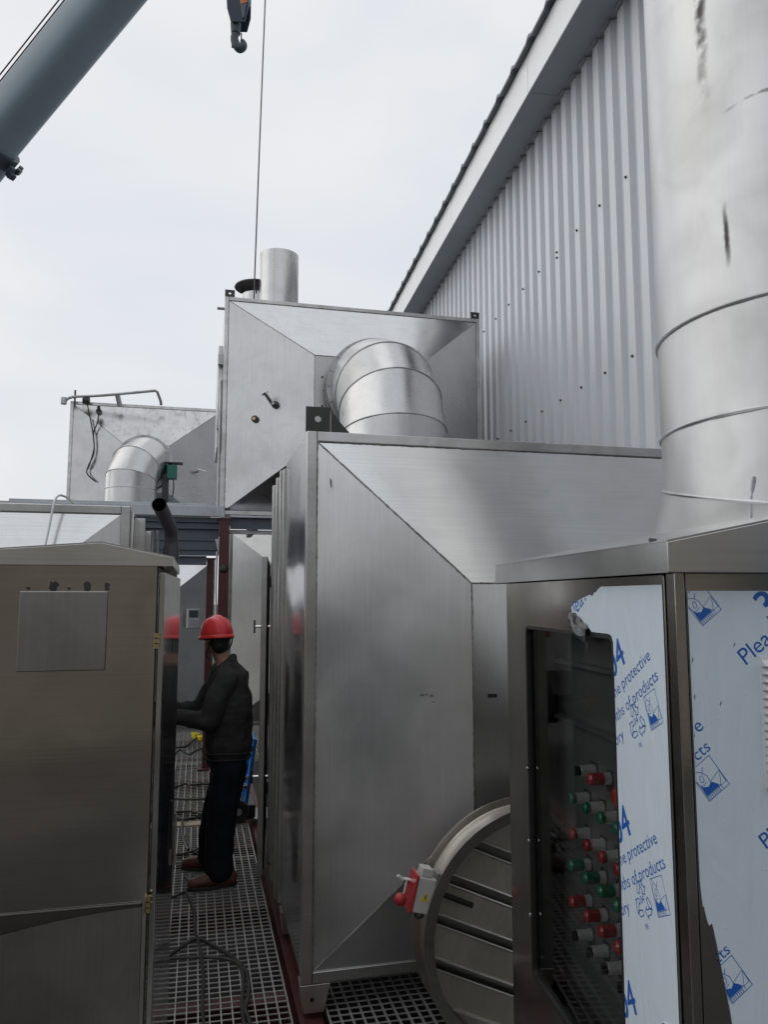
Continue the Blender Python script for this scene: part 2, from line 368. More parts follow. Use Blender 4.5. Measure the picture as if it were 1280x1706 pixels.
def chimmat():
    """weathered galvanised duct with soot runs (stain shapes fixed on the sheet, in object space)"""
    m = steel('duct_stainless', (0.53, 0.535, 0.535), 0.34, 0.48, 'z', 0.03, 0.10, 0.10, fine=0.004, grain=0.2)
    n = m.node_tree; L = n.links.new; b = n.nodes['Principled BSDF']
    src = b.inputs['Base Color'].links[0].from_socket
    tc = nd(n, 'ShaderNodeTexCoord'); sp = nd(n, 'ShaderNodeSeparateXYZ'); L(tc.outputs['Object'], sp.inputs[0])
    def rng(sock, c, w, wob=None):
        s = nd(n, 'ShaderNodeMath', operation='SUBTRACT'); L(sock, s.inputs[0]); s.inputs[1].default_value = c
        if wob is not None:
            q = nd(n, 'ShaderNodeMath', operation='ADD'); L(s.outputs[0], q.inputs[0]); L(wob, q.inputs[1]); s = q
        a = nd(n, 'ShaderNodeMath', operation='ABSOLUTE'); L(s.outputs[0], a.inputs[0])
        mr = nd(n, 'ShaderNodeMapRange'); mr.inputs['From Min'].default_value = w*0.25; mr.inputs['From Max'].default_value = w
        mr.inputs['To Min'].default_value = 1; mr.inputs['To Max'].default_value = 0; L(a.outputs[0], mr.inputs[0]); return mr.outputs[0]
    def mul(a, c):
        x = nd(n, 'ShaderNodeMath', operation='MULTIPLY'); L(a, x.inputs[0]); L(c, x.inputs[1]); return x.outputs[0]
    wn_ = nd(n, 'ShaderNodeTexNoise', Scale=9.0, Detail=5.0); L(tc.outputs['Object'], wn_.inputs['Vector'])
    wb = nd(n, 'ShaderNodeMapRange'); wb.inputs['To Min'].default_value = -0.02; wb.inputs['To Max'].default_value = 0.02; L(wn_.outputs['Fac'], wb.inputs[0])
    fn = nd(n, 'ShaderNodeTexNoise', Scale=26.0, Detail=6.0); L(tc.outputs['Object'], fn.inputs['Vector'])
    fr = ramp(n, 0.34, (0, 0, 0, 1), 0.60, (1, 1, 1, 1)); L(fn.outputs['Fac'], fr.inputs[0])
    neg = nd(n, 'ShaderNodeMath', operation='LESS_THAN'); L(sp.outputs['X'], neg.inputs[0]); neg.inputs[1].default_value = 0
    s1 = mul(mul(rng(sp.outputs['Y'], -0.132, 0.024, wb.outputs[0]), rng(sp.outputs['Z'], 3.85, 0.47)), fr.outputs[0])
    s2 = mul(rng(sp.outputs['Y'], -0.182, 0.010, wb.outputs[0]), rng(sp.outputs['Z'], 2.955, 0.11))
    s3 = mul(mul(rng(sp.outputs['Z'], 3.355, 0.006, wb.outputs[0]), rng(sp.outputs['Y'], -0.28, 0.10)), fr.outputs[0])
    mx = nd(n, 'ShaderNodeMath', operation='MAXIMUM'); L(s1, mx.inputs[0]); L(s2, mx.inputs[1])
    mx2 = nd(n, 'ShaderNodeMath', operation='MAXIMUM'); L(mx.outputs[0], mx2.inputs[0]); L(s3, mx2.inputs[1])
    f = mul(mx2.outputs[0], neg.outputs[0])
    c = mixc(n, f, src, (0.035, 0.03, 0.026, 1)); L(c, b.inputs['Base Color'])
    mt = nd(n, 'ShaderNodeMath', operation='SUBTRACT'); mt.inputs[0].default_value = 1.0; L(f, mt.inputs[1]); L(mt.outputs[0], b.inputs['Metallic'])
    return m
M['duct'] = chimmat()
def rustmat():
    """stainless sheet with brown drip streaks on the upper part"""
    m = steel('rust_streaked_stainless', (0.70, 0.70, 0.69), 0.24, 0.36, 'x', 0.05, 0.15, 0.1)  # base kept pale, upper panel's sky brightness put into the colour
    n = m.node_tree; L = n.links.new; b = n.nodes['Principled BSDF']; src = b.inputs['Base Color'].links[0].from_socket
    tc = nd(n, 'ShaderNodeTexCoord'); mp = nd(n, 'ShaderNodeMapping'); mp.inputs['Scale'].default_value = (7, 7, 0.5); L(tc.outputs['Object'], mp.inputs[0])
    a = nd(n, 'ShaderNodeTexNoise', Scale=1.6, Detail=5.0); L(mp.outputs[0], a.inputs['Vector'])
    r = ramp(n, 0.52, (0, 0, 0, 1), 0.80, (0.55, 0.55, 0.55, 1)); L(a.outputs['Fac'], r.inputs[0])
    c = mixc(n, r.outputs[0], src, (0.24, 0.13, 0.09, 1)); L(c, b.inputs['Base Color'])
    return m
M['rust'] = rustmat()

# ------------------------------------------------------------------ ground, yard behind the photographer
tag(MB().box(-150, 150, -150, 250, -1.0, -0.45).build('ground', M['concrete'], smooth=0), kind='structure')

def wb(mb, name, mat, parent, bevel=0.0, smooth=40):
    """build a part whose vertices are given in world coordinates under an unrotated root"""
    o = mb.build(name, mat, parent, bevel, smooth)
    o.matrix_parent_inverse = Matrix.Translation(-Vector(parent.location))
    return o

tag(MB().box(-3.4, 3.6, -3.0, 13.0, -0.44, -0.40).build('dark_underfloor', M['underfloor_dark'], smooth=0), kind='structure')  # dark sheet added below the gratings to deepen the shade there
# unseen hall added behind the photographer for the steel to reflect
h = thing('reflection_hall', 'unseen low hall added behind the photographer for the steel to reflect', 'building', (0, -8.5, -0.45))
hw = MB().box(-40, 40, -6, 0, 0, 4.4).build('wall', M['hallwall'], h)
MB().prism([(-40.4, -6.4, 4.4), (-40.4, 0.4, 4.4), (-40.4, -3, 5.2)], (80.8, 0, 0)).build('roof', M['roof'], h)
for k in range(4):
    MB().box(-26 + k*16, -22 + k*16, 0.0, 0.06, 0, 3.6).build('door', M['bluebeam'], h)

# ------------------------------------------------------------------ factory building with ribbed cladding
WZ = 7.12
bld = thing('factory_building', 'tall factory building with silver grey ribbed cladding and deep boxed eave', 'building', (3.3, 0, -0.45), R(-3.07))
ZB = 0.45                                   # local z = world z + 0.45
PIT = 0.25
def cladding(y0, n):
    mb = MB(); d = 0.05; vs = []; prof = []
    for k in range(n):
        b = y0 + k*PIT
        prof += [(b, 0.0), (b+0.108, 0.0), (b+0.130, -d), (b+0.240, -d)]
    prof.append((y0+n*PIT, 0.0))
    for (y, x) in prof: vs += [(x, y, 0.05), (x, y, WZ+ZB+0.02)]
    fs = [(2*i, 2*i+2, 2*i+3, 2*i+1) for i in range(len(prof)-1)]
    mb.add(vs, fs); return mb
for k in range(21):
    cladding(1.0 + k*1.0, 4).build('cladding_sheet', M['cladding'], bld, smooth=0)
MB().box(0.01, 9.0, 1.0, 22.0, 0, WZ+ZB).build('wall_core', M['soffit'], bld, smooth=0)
for (yy, zz) in [(5.73+0.5*k, 5.5) for k in range(9)] + [(5.69+0.5*k, 3.89) for k in range(9)] + [(7.2, 5.44)]:
    y = 1.0 + round((yy-1.0-0.187)/PIT)*PIT + 0.187
    MB().lathe([(0.014, 0), (0.014, -0.004), (0.009, -0.008), (0.009, -0.014), (0.0001, -0.015)], 8, (-0.0505, y, zz+ZB), 'x').build('screw', M['black'], bld)
# eave: soffit sheets, fascia lengths, scalloped roof sheet edge
OH = 0.40
for k in range(7):
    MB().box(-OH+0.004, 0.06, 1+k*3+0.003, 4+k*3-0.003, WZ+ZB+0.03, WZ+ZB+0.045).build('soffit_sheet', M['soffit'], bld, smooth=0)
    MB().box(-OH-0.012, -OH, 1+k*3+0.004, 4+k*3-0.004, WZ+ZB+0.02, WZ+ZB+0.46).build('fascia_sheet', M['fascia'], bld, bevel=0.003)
mb = MB()
for k in range(84):                          # closure flashing with scalloped lower edge along the wall top
    y = 1.0 + k*0.25
    mb.box(-0.072, -0.062, y+0.12, y+0.246, WZ+ZB-0.012, WZ+ZB+0.029)
mb.build('closure_strip', M['soffit'], bld, smooth=0)['kind'] = 'stuff'
nW = 42
for k in range(nW):
    y0 = 1.0 + k*0.49
    pr = [(y0+t*0.49, 0.030*max(0, math.sin(2*PI*(t-0.72)/0.56))**1.0 if 0.72 < t < 1.0 else 0.0) for t in [i/12 for i in range(13)]]
    m2 = MB(); vs = []
    for (y, hh) in pr:
        for (x, dz) in ((-OH-0.075, 0), (3.0, 0.62)):
            vs.append((x, y, WZ+ZB+0.462+hh+dz)); vs.append((x, y, WZ+ZB+0.492+hh*1.5+dz))
    fs = []
    for i in range(len(pr)-1):
        a = i*4; b = a+4
        fs += [(a, a+1, b+1, b), (a, b, b+2, a+2), (a+1, a+3, b+3, b+1)]
    m2.add(vs, fs); m2.build('roof_sheet', M['roof'], bld, smooth=30)

# ------------------------------------------------------------------ floor gratings
def grating(name, x0, x1, y0, y1, z=0.0, pitch=0.05):
    root = tag(thing(name, None, None, (x0, y0, z)), kind='structure')
    bb = MB(); nx = max(1, round((x1-x0)/pitch))
    for i in range(nx+1):
        x = (x1-x0)*i/nx
        bb.box(x-0.0025, x+0.0025, 0, y1-y0, -0.018, 0)
    o = bb.build('bearing_bars', M['grate'], root, smooth=0); o['kind'] = 'stuff'
    cb = MB(); ny = max(1, round((y1-y0)/pitch))
    for j in range(ny+1):
        y = (y1-y0)*j/ny
        if j in (0, ny):
            cb.box(0, x1-x0, y-0.003, y+0.003, -0.025, 0.0015)
        else: cb.box(0.0026, x1-x0-0.0026, y-0.002, y+0.002, -0.006, -0.0008)
    o = cb.build('cross_bars', M['grate'], root, smooth=0); o['kind'] = 'stuff'
    return root
GX0, GX1 = -0.30, 0.455
grating('floor_grating', GX0, GX1, -1.0, 2.42)
grating('floor_grating', GX0, GX1, 2.43, 5.83)
grating('floor_grating', GX0+0.05, GX1, 5.845, 6.66)
grating('floor_grating', GX0, GX1, 6.80, 9.20, pitch=0.06)
grating('floor_grating', GX0, GX1+0.3, 9.22, 11.8, pitch=0.06)
grating('floor_grating', 0.62, 1.62, 2.45, 3.95)
grating('floor_grating', 1.635, 2.60, 2.45, 3.95)
grating('floor_grating', 0.62, 1.62, -0.5, 2.43)
# support steel under the floor
def channel_y(name, x0, x1, y0, y1, z0, z1, label, mat='redbeam', group='red beams carrying the platform'):
    o = MB(); t = 0.012
    o.box(x0, x1, y0, y1, z1-t, z1); o.box(x0, x1, y0, y1, z0, z0+t); xm = (x0+x1)/2; o.box(xm-0.005, xm+0.005, y0, y1, z0+t, z1-t)
    return tag(o.build(name, M[mat], None, smooth=0), label, 'beam', group)
channel_y('floor_beam', 0.495, 0.60, 1.0, 8.4, -0.22, -0.035, 'dark red steel beam under the nearest big steel unit')
channel_y('floor_beam', -0.46, -0.33, 1.0, 11.0, -0.22, -0.02, 'dark red steel beam along the left edge of the walkway grating')
for k in range(9):
    o = MB(); y = 1.6 + k*1.15
    o.box(-0.32, 0.47, y-0.05, y+0.05, -0.16, -0.15); o.box(-0.32, 0.47, y-0.05, y+0.05, -0.05, -0.04); o.box(-0.32, 0.47, y-0.005, y+0.005, -0.15, -0.05)
    tag(o.build('cross_beam', M['redbeam'], None, smooth=0), 'dark red cross beam under the walkway grating', 'beam', 'cross beams under the walkway')
tag(MB().box(-0.30, 0.45, 6.672, 6.79, -0.03, 0.012).build('floor_board', M['board'], None, bevel=0.003), 'dusty tan board lying across the walkway between two gratings', 'board')
tag(MB().box(-0.298, -0.262, 5.85, 6.655, -0.03, 0.006).build('floor_strip', M['board'], None, bevel=0.003), 'narrow tan board along the left side of the short grating', 'board')

# ------------------------------------------------------------------ stainless treatment units
def unit(name, label, x0, x1, yf, z0, z1, depth, il, ir, it, ib, prot, fr=0.05, amp=0.006, seed=1, mats=('steel', 'steel_h'), side='steel', seams=True, nu=22, body=True, topmat=None):
    u = thing(name, label, 'machine', ((x0+x1)/2, yf, z0), group='stainless treatment units')
    yi = yf - prot; a0, a1, c0, c1 = x0+fr, x1-fr, z0+fr, z1-fr
    i0, i1, k0, k1 = x0+il, x1-ir, z0+ib, z1-it
    yo = yf - 0.004
    O = {'bl': (a0, yo, c0), 'br': (a1, yo, c0), 'tr': (a1, yo, c1), 'tl': (a0, yo, c1)}
    I = {'bl': (i0, yi, k0), 'br': (i1, yi, k0), 'tr': (i1, yi, k1), 'tl': (i0, yi, k1)}
    s, sh = M[mats[0]], M[mats[1]]
    wb(MB().sheet(O['bl'], I['bl'], I['tl'], O['tl'], nu, nu, amp, seed+0.1), 'side_panel', s, u)
    wb(MB().sheet(I['br'], O['br'], O['tr'], I['tr'], nu, nu, amp, seed+0.2), 'side_panel', s, u)
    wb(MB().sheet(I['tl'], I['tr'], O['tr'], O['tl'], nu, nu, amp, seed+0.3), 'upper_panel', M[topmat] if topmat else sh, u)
    wb(MB().sheet(O['bl'], O['br'], I['br'], I['bl'], nu, nu, amp, seed+0.4), 'lower_panel', s, u)
    wb(MB().sheet(I['bl'], I['br'], I['tr'], I['tl'], nu, nu, amp*0.5, seed+0.5), 'face_plate', s, u)
    # square tube frame
    f0, f1 = yf-0.012, yf+fr
    wb(MB().box(x0, x0+fr, f0, f1, z0, z1), 'frame_rail', M['trim'], u, 0.005)
    wb(MB().box(x1-fr, x1, f0, f1, z0, z1), 'frame_rail', M['trim'], u, 0.005)
    wb(MB().box(x0+fr+0.001, x1-fr-0.001, f0+0.001, f1, z1-fr, z1), 'frame_rail', M['trim'], u, 0.005)
    wb(MB().box(x0+fr+0.001, x1-fr-0.001, f0+0.001, f1, z0, z0+fr), 'frame_rail', M['trim'], u, 0.005)
    if body:
        wb(MB().box(x0+0.006, x1-0.006, f1+0.001, yf+depth, z0+0.01, z1-0.006), 'casing', M[side], u, 0.004)
    if seams:
        q = 0.003
        for n_, (p, r_) in enumerate([(O['bl'], I['bl']), (O['br'], I['br']), (O['tr'], I['tr']), (O['tl'], I['tl'])]):
            p = Vector(p)+Vector((0, -q, 0)); r_ = Vector(r_)+Vector((0, -q, 0))
            pa, rr = weld(p, r_, 0.0016 if n_ < 2 else 0.0042, seed*10+n_); wb(MB().tube(pa, rr, 5), 'weld_seam', M['weld'], u)
        for n_, (k1_, k2_) in enumerate([('bl', 'tl'), ('tl', 'tr'), ('br', 'tr')]):
            for D in (O, I):
                p = Vector(D[k1_])+Vector((0, -q, 0)); r_ = Vector(D[k2_])+Vector((0, -q, 0))
                pa, rr = weld(p, r_, 0.0042, seed*20+n_); wb(MB().tube(pa, rr, 5), 'weld_seam', M['weld'], u)
    return u

# nearest unit -----------------------------------------------------
CX0, CX1, CYF, CZ0, CZ1 = 0.50, 3.46, 3.665, 0.115, 2.655
un = unit('treatment_unit', 'nearest big stainless unit with pyramid shaped front panels beside the walkway', CX0, CX1, CYF, CZ0, CZ1, 0.95, 0.73, 0.73, 0.74, 0.775, 0.30, seed=1, amp=0.010, side='steel', nu=30, body=False)
# first casing module: bright side sheet, slightly rippled, roof sheet, rear
wb(MB().sheet((CX0+0.006, CYF+0.055, CZ1-0.004), (CX0+0.006, CYF+0.95, CZ1-0.004), (CX0+0.006, CYF+0.95, CZ0+0.01), (CX0+0.006, CYF+0.055, CZ0+0.01), 24, 40, 0.02, 3.3, 2.2), 'casing_side', M['polished'], un)
wb(MB().box(CX0+0.02, CX1-0.01, CYF+0.06, 6.45, CZ0+0.02, CZ1-0.012), 'casing_core', M['steel'], un, smooth=0) if False else None
wb(MB().box(CX0+0.008, CX1-0.006, CYF+0.052, 4.62, CZ1-0.010, CZ1-0.004), 'casing_top', M['steel_h'], un)
wb(MB().box(CX0+0.03, CX1-0.006, CYF+0.06, 4.60, CZ0+0.01, CZ1-0.012), 'casing_body', M['steel'], un)
# flange joints
for (y, w, pr) in ((4.62, 0.05, 0.030), (4.685, 0.04, 0.042), (4.98, 0.045, 0.035)):
    wb(MB().box(CX0-pr+0.02, CX0+0.05, y, y+w, CZ0+0.0, CZ1-0.03), 'flange', M['trim'], un, 0.004)
wb(MB().box(CX0-0.004, CX0+0.008, 4.73, 4.975, CZ0, CZ1-0.035), 'casing_side', M['polished'], un)
wb(MB().box(CX0+0.012, CX1-0.006, 4.62, 5.30, CZ1-0.08, CZ1-0.035), 'casing_top', M['steel_h'], un)
wb(MB().box(CX0+0.010, CX1-0.006, 4.62, 5.28, CZ0+0.01, CZ1-0.085), 'casing_body', M['steel'], un)
wb(MB().box(CX0-0.012, CX0+0.05, 5.26, 5.305, CZ0, CZ1-0.04), 'flange', M['trim'], un, 0.004)
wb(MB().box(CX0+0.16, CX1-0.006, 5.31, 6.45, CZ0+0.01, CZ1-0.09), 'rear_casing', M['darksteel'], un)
for k in range(14):
    wb(MB().lathe([(0.011, 0), (0.011, -0.007), (0.0001, -0.009)], 6, (CX0-0.012, 4.705, 0.35+k*0.165), 'x'), 'bolt', M['galv'], un)
for k in range(2):
    wb(MB().lathe([(0.008, 0), (0.008, -0.006), (0.0001, -0.008)], 8, (CX0+0.004, 3.95+k*0.32, 2.02), 'x'), 'bolt', M['chrome'], un)
# foot bracket
def foot(x, y):
    m = MB()
    m.prism([(x-0.002, y, CZ0-0.003), (x+0.135, y, CZ0-0.003), (x+0.105, y, -0.008), (x+0.012, y, -0.008)], (0, 0.10, 0))
    wb(m, 'foot', M['heat'], un, 0.003)
    wb(MB().lathe([(0.010, 0), (0.010, -0.003), (0.0001, -0.003)], 10, (x+0.05, y-0.0005, 0.05), 'y'), 'foot_hole', M['black'], un)
foot(CX0, CYF-0.01); foot(CX1-0.14, CYF-0.01); foot(CX0, 4.5)
# lifting lug: plate with a hole and a gusset
def ring_plate(mb, cx, cz, x0, x1, z0, z1, r, y0, y1, n=24):
    """upright plate in the x-z plane with a round hole"""
    out = []; inn = []
    for k in range(n):
        a = 2*PI*k/n; c, s = math.cos(a), math.sin(a)
        t = min((x1-cx)/c if c > 1e-6 else ((x0-cx)/c if c < -1e-6 else 1e9), (z1-cz)/s if s > 1e-6 else ((z0-cz)/s if s < -1e-6 else 1e9))
        out.append((cx+c*t, cz+s*t)); inn.append((cx+c*r, cz+s*r))
    # snap nearest samples to the corners
    for (qx, qz) in ((x0, z0), (x1, z0), (x1, z1), (x0, z1)):
        i = min(range(n), key=lambda i_: (out[i_][0]-qx)**2+(out[i_][1]-qz)**2); out[i] = (qx, qz)
    vs = [(p[0], y0, p[1]) for p in out] + [(p[0], y0, p[1]) for p in inn] + [(p[0], y1, p[1]) for p in out] + [(p[0], y1, p[1]) for p in inn]
    fs = []
    for k in range(n):
        j = (k+1) % n
        fs += [(k, j, n+j, n+k), (2*n+k, 3*n+k, 3*n+j, 2*n+j), (k, 2*n+k, 2*n+j, j), (n+k, n+j, 3*n+j, 3*n+k)]
    return mb.add(vs, fs)
lg = ring_plate(MB(), CX0+0.055, CZ1+0.065, CX0-0.005, CX0+0.115, CZ1+0.001, CZ1+0.125, 0.016, CYF+0.005, CYF+0.017)
wb(lg, 'lifting_lug', M['darksteel'], un, smooth=30)
wb(MB().prism([(CX0+0.12, CYF+0.005, CZ1+0.001), (CX0+0.215, CYF+0.005, CZ1+0.001), (CX0+0.12, CYF+0.005, CZ1+0.10)], (0, 0.16, 0)), 'lug_gusset', M['darksteel'], un, smooth=0)
# pencil marks and a short hand print of grime
def lp(x, z):                               # point just in front of the left sloping panel
    t = (x-(CX0+0.05))/(0.73-0.05); return Vector((x, CYF-0.004-0.296*t-0.009, z))
nlp = Vector((-0.296, -0.68, 0)).normalized()
for (x, z, w, hh, sd_) in ((1.015, 1.405, 0.016, 0.006, 1), (1.032, 1.407, 0.007, 0.004, 2), (1.055, 1.403, 0.012, 0.007, 3), (0.612, 2.40, 0.005, 0.030, 4), (1.06, 1.375, 0.008, 0.003, 5)):
    rq = random.Random(sd_); pts = [lp(x + w*math.cos(a)*rq.uniform(0.3, 1), z + hh*math.sin(a)*rq.uniform(0.4, 1)) for a in [2*PI*k/9 for k in range(9)]]
    wb(MB().prism(pts, nlp*0.0006), 'grime_mark', M['grime'], un, smooth=0)
# slot on the face plate
wb(MB().box(1.30, 1.345, CYF-0.304, CYF-0.3005, 1.395, 1.412), 'slot', M['black'], un, 0.001)

# open door leaf on the walkway side
od = thing('unit_door', 'open dark steel door leaf standing ajar on the nearest unit beside the walkway', 'door', (0.428, 5.34, 0.03))
dd = Vector((0.10, 0.95, 0)).normalized(); dn_ = Vector((dd.y, -dd.x, 0))
def dbox(s0, s1, n0, n1, z0, z1):
    c = dd*((s0+s1)/2) + dn_*((n0+n1)/2) + Vector((0, 0, (z0+z1)/2))
    return MB().obox(c, dd, dn_, (0, 0, 1), (s1-s0)/2, abs(n1-n0)/2, (z1-z0)/2)
dbox(0, 0.95, 0.0, 0.038, 0, 2.10).build('leaf', M['trim'], od, 0.003)
dbox(0.03, 0.92, 0.0385, 0.046, 0.03, 2.07).build('gasket_panel', M['black'], od, 0.002)
for z in (1.62, 0.62):
    b = MB()
    p = dd*0.06 + Vector((0, 0, z))
    b.cyl(p - dn_*0.045, p + dn_*0.075, 0.009, n=10)
    b.build('latch_spindle', M['chrome'], od)
    b = MB(); b.bar(p - dn_*0.045 + Vector((0, 0, -0.045)), p - dn_*0.045 + Vector((0, 0, 0.045)), 0.012, 0.02, (0, 1, 0)); b.build('latch_handle', M['black'], od, 0.003)
for z in (0.3, 1.9):
    dbox(0.90, 0.99, 0.038, 0.09, z, z+0.09).build('hinge', M['galv'], od, 0.003)

# ------------------------------------------------------------------ round ducts
def ring_pts(c, x, y, r, n): return [c + (x*math.cos(2*PI*k/n) + y*math.sin(2*PI*k/n))*r for k in range(n)]
def mitre_duct(root, P, r, mat, n=56, bead=0.006, joints=(), world=True):
    """duct of straight gores meeting in mitre planes; each gore is its own part, a raised seam at each joint"""
    P = [Vector(p) for p in P]; m = len(P); T = [(P[i+1]-P[i]).normalized() for i in range(m-1)]
    ref = Vector((1, 0, 0)); rings = []
    x = (ref - T[0]*ref.dot(T[0])).normalized(); y = T[0].cross(x)
    offs = [(x*math.cos(2*PI*k/n) + y*math.sin(2*PI*k/n))*r for k in range(n)]
    rings.append([P[0]+o for o in offs])
    for i in range(1, m):
        t0 = T[i-1]
        nn = (t0 + T[i]).normalized() if i < m-1 else t0
        rg = [o - t0*(o.dot(nn)/t0.dot(nn)) for o in offs]
        rings.append([P[i]+o for o in rg])
        if i < m-1:
            x = (x - T[i]*x.dot(T[i])).normalized(); y = T[i].cross(x)
            offs = [(x*math.cos(2*PI*k/n) + y*math.sin(2*PI*k/n))*r for k in range(n)]
    B = wb if world else (lambda mb, nm, mt, p, bv=0, smooth=40: mb.build(nm, mt, p, bv, smooth))
    for i in range(m-1):
        mb = MB(); L = (P[i+1]-P[i]).length; seg = max(1, int(L/0.25)); vs = []
        for j in range(seg+1):
            t = j/seg
            for k in range(n):
                q = rings[i][k].lerp(rings[i+1][k], t); ax = P[i].lerp(P[i+1], t)
                e = (q-ax).normalized()
                w = 0.0022*noise.noise(q*2.3)*min(1, 5*t*(1-t)+0.1)
                vs.append(q + e*w)
        fs = [(j*n+k, j*n+(k+1) % n, (j+1)*n+(k+1) % n, (j+1)*n+k) for j in range(seg) for k in range(n)]
        B(mb.add(vs, fs), 'duct_section', mat, root, 0, 60)
    for i in joints:
        rg = [P[i] + (q-P[i])*(1+0.2*bead/r) for q in rings[i]]
        rr = [bead*random.uniform(0.8, 1.15) for _ in rg]
        B(MB().tube(rg, rr, 6, closed=True), 'duct_seam', M['galv'], root)
    return rings

# big chimney in the right foreground, elbow into the nearest unit's front
HX, HY = 2.018, 2.12
st = thing('chimney_stack', 'wide stainless chimney duct with curved seams and black soot runs, nearest the camera', 'chimney', (HX, HY, 1.4))
L_ = 0.382; P = [(HX, 3.362, 1.4), (HX, 2.89, 1.4)]
yy, zz = 2.89, 1.4
for a in (22.5, 45, 67.5):
    yy -= L_*math.cos(R(a)); zz += L_*math.sin(R(a)); P.append((HX, yy, zz))
P += [(HX, yy, 2.40), (HX, yy, 2.735), (HX, yy, 4.35), (HX, yy, 7.5)]
# local coordinates so that the soot runs stay on the sheet
st.location = (HX, yy, 0)
PL = [(p[0]-HX, p[1]-yy, p[2]) for p in P]
mitre_duct(st, PL, 0.5, M['duct'], 72, 0.007, (1, 2, 3, 4, 5, 6, 7), world=False)
# longitudinal seams
for (a, z0, z1) in ((3.05, 2.0, 2.17),):
    pa, rr = weld((0.502*math.cos(a+0.55), 0.502*math.sin(a+0.55)+0.05, 1.93), (0.502*math.cos(a+0.55), 0.502*math.sin(a+0.55), 2.2), 0.005, 5)
    MB().tube(pa, rr, 6).build('lock_seam', M['galv'], st)
MB().lathe([(0.501, 1.4)], 8) if False else None
fl = MB().lathe([(0.50, -0.004), (0.56, -0.004), (0.56, 0.012), (0.50, 0.012)], 56, (0, 0, 1.4), 'y')
fl.v = [(v[0], v[1] + (3.345-yy), v[2]) for v in fl.v]; fl.build('flange', M['galv'], st)

# ------------------------------------------------------------------ upper tier unit in the middle
ub = unit('treatment_unit', 'stainless unit raised on the steel frame with large elbow duct and stacks on top', 0.223, 3.325, 8.70, 2.765, 5.285, 1.5, 0.98, 0.87, 0.76, 0.74, 0.45, seed=2, mats=('steel_far', 'steel_far'), side='steel_far', fr=0.045, amp=0.012, topmat='steel_h')  # paler steel on the upper panel puts sky brightness into its colour
for (x, s) in ((0.223, -1), (3.325-0.11, 1)):
    wb(ring_plate(MB(), x+0.055, 5.285+0.045, x, x+0.11, 5.286, 5.286+0.085, 0.014, 8.70, 8.715), 'lifting_lug', M['darksteel'], ub, smooth=30)
    wb(MB().box(x, x+0.11, 8.715, 8.80, 5.287, 5.30), 'lug_base', M['darksteel'], ub)
# side door with hinges on its left flank
wb(MB().box(0.17, 0.222, 8.85, 9.9, 3.55, 4.75), 'access_door', M['trim'], ub, 0.004)
for k in range(2):
    wb(MB().box(0.165, 0.224, 8.76, 8.83, 3.75+k*0.75, 3.87+k*0.75), 'hinge', M['galv'], ub, 0.003)
wb(MB().tube([(0.20, 8.71, 2.80), (0.20, 8.71, 4.3)], 0.016, 8), 'edge_pipe', M['galv'], ub)
wb(MB().tube([(0.222, 8.73, 5.15), (0.14, 8.73, 5.15)], 0.018, 8), 'pipe_stub', M['galv'], ub)
# small test valve and gauge boss on the left panel
def on_left(x, z):                 # point on the left sloping panel of the raised unit
    t = (x-0.268)/(1.203-0.268); return Vector((x, 8.696-0.446*t, z))
q = on_left(0.80, 3.98)
nL = Vector((-0.446, -0.935, 0)).normalized()
v = thing('test_valve', 'small steel needle valve on the left panel of the raised unit', 'valve', q)
MB().cyl(nL*-0.005, nL*0.10, 0.018, n=10).build('nipple', M['galv'], v)
MB().cyl(nL*0.06+Vector((-0.02, 0, 0.0)), nL*0.13+Vector((-0.07, 0, 0.09)), 0.022, n=10).build('body', M['chrome'], v)
MB().cyl(nL*0.13+Vector((-0.07, 0, 0.09)), nL*0.14+Vector((-0.08, 0, 0.11)), 0.040, n=12).build('knob', M['chrome'], v)
MB().cyl(nL*-0.002, nL*0.03, 0.042, n=14).build('boss', M['darksteel'], v)
q = on_left(0.585, 3.83)
v = thing('socket_plug', 'round dark plug on the left panel of the raised unit', 'plug', q)
MB().cyl(nL*-0.002, nL*0.035, 0.040, n=14).build('boss', M['darksteel'], v, 0.004)
MB().cyl(nL*0.035, nL*0.05, 0.020, n=6).build('plug_head', M['brass'], v)
for (dx, dz) in ((1.23, 4.28), (1.25, 4.13), (1.23, 3.95)):
    wb(MB().lathe([(0.012, 0), (0.012, -0.01), (0.0001, -0.012)], 8, (dx+0.06, 8.25, dz), 'y'), 'bolt', M['black'], ub)

el = thing('elbow_duct', 'large stainless elbow duct turning down from the raised middle unit', 'duct', (1.88, 7.24, 2.0))
L2 = 0.33; P = [(1.88, 8.248, 4.13), (1.88, 8.02, 4.13)]
yy, zz = 8.02, 4.13
for a in (22.5, 45, 67.5):
    yy -= L2*math.cos(R(a)); zz -= L2*math.sin(R(a)); P.append((1.88, yy, zz))
P += [(1.88, yy, 2.95), (1.88, yy, 0.3)]
mitre_duct(el, P, 0.53, M['duct2'] if 'duct2' in M else M['steel_far'], 64, 0.007, (2, 3, 4, 5))
for y in (8.20, 8.12, 8.04):
    wb(MB().lathe([(0.531, y), (0.575, y), (0.575, y+0.022), (0.531, y+0.022)], 56, (1.88, 0, 4.13), 'y'), 'flange', M['heat'] if y == 8.12 else M['galv'], el)
for k in range(20):
    a = 2*PI*k/20
    wb(MB().cyl((1.88+0.555*math.cos(a), 8.02, 4.13+0.555*math.sin(a)), (1.88+0.555*math.cos(a), 8.235, 4.13+0.555*math.sin(a)), 0.010, n=6), 'flange_bolt', M['galv'], el)

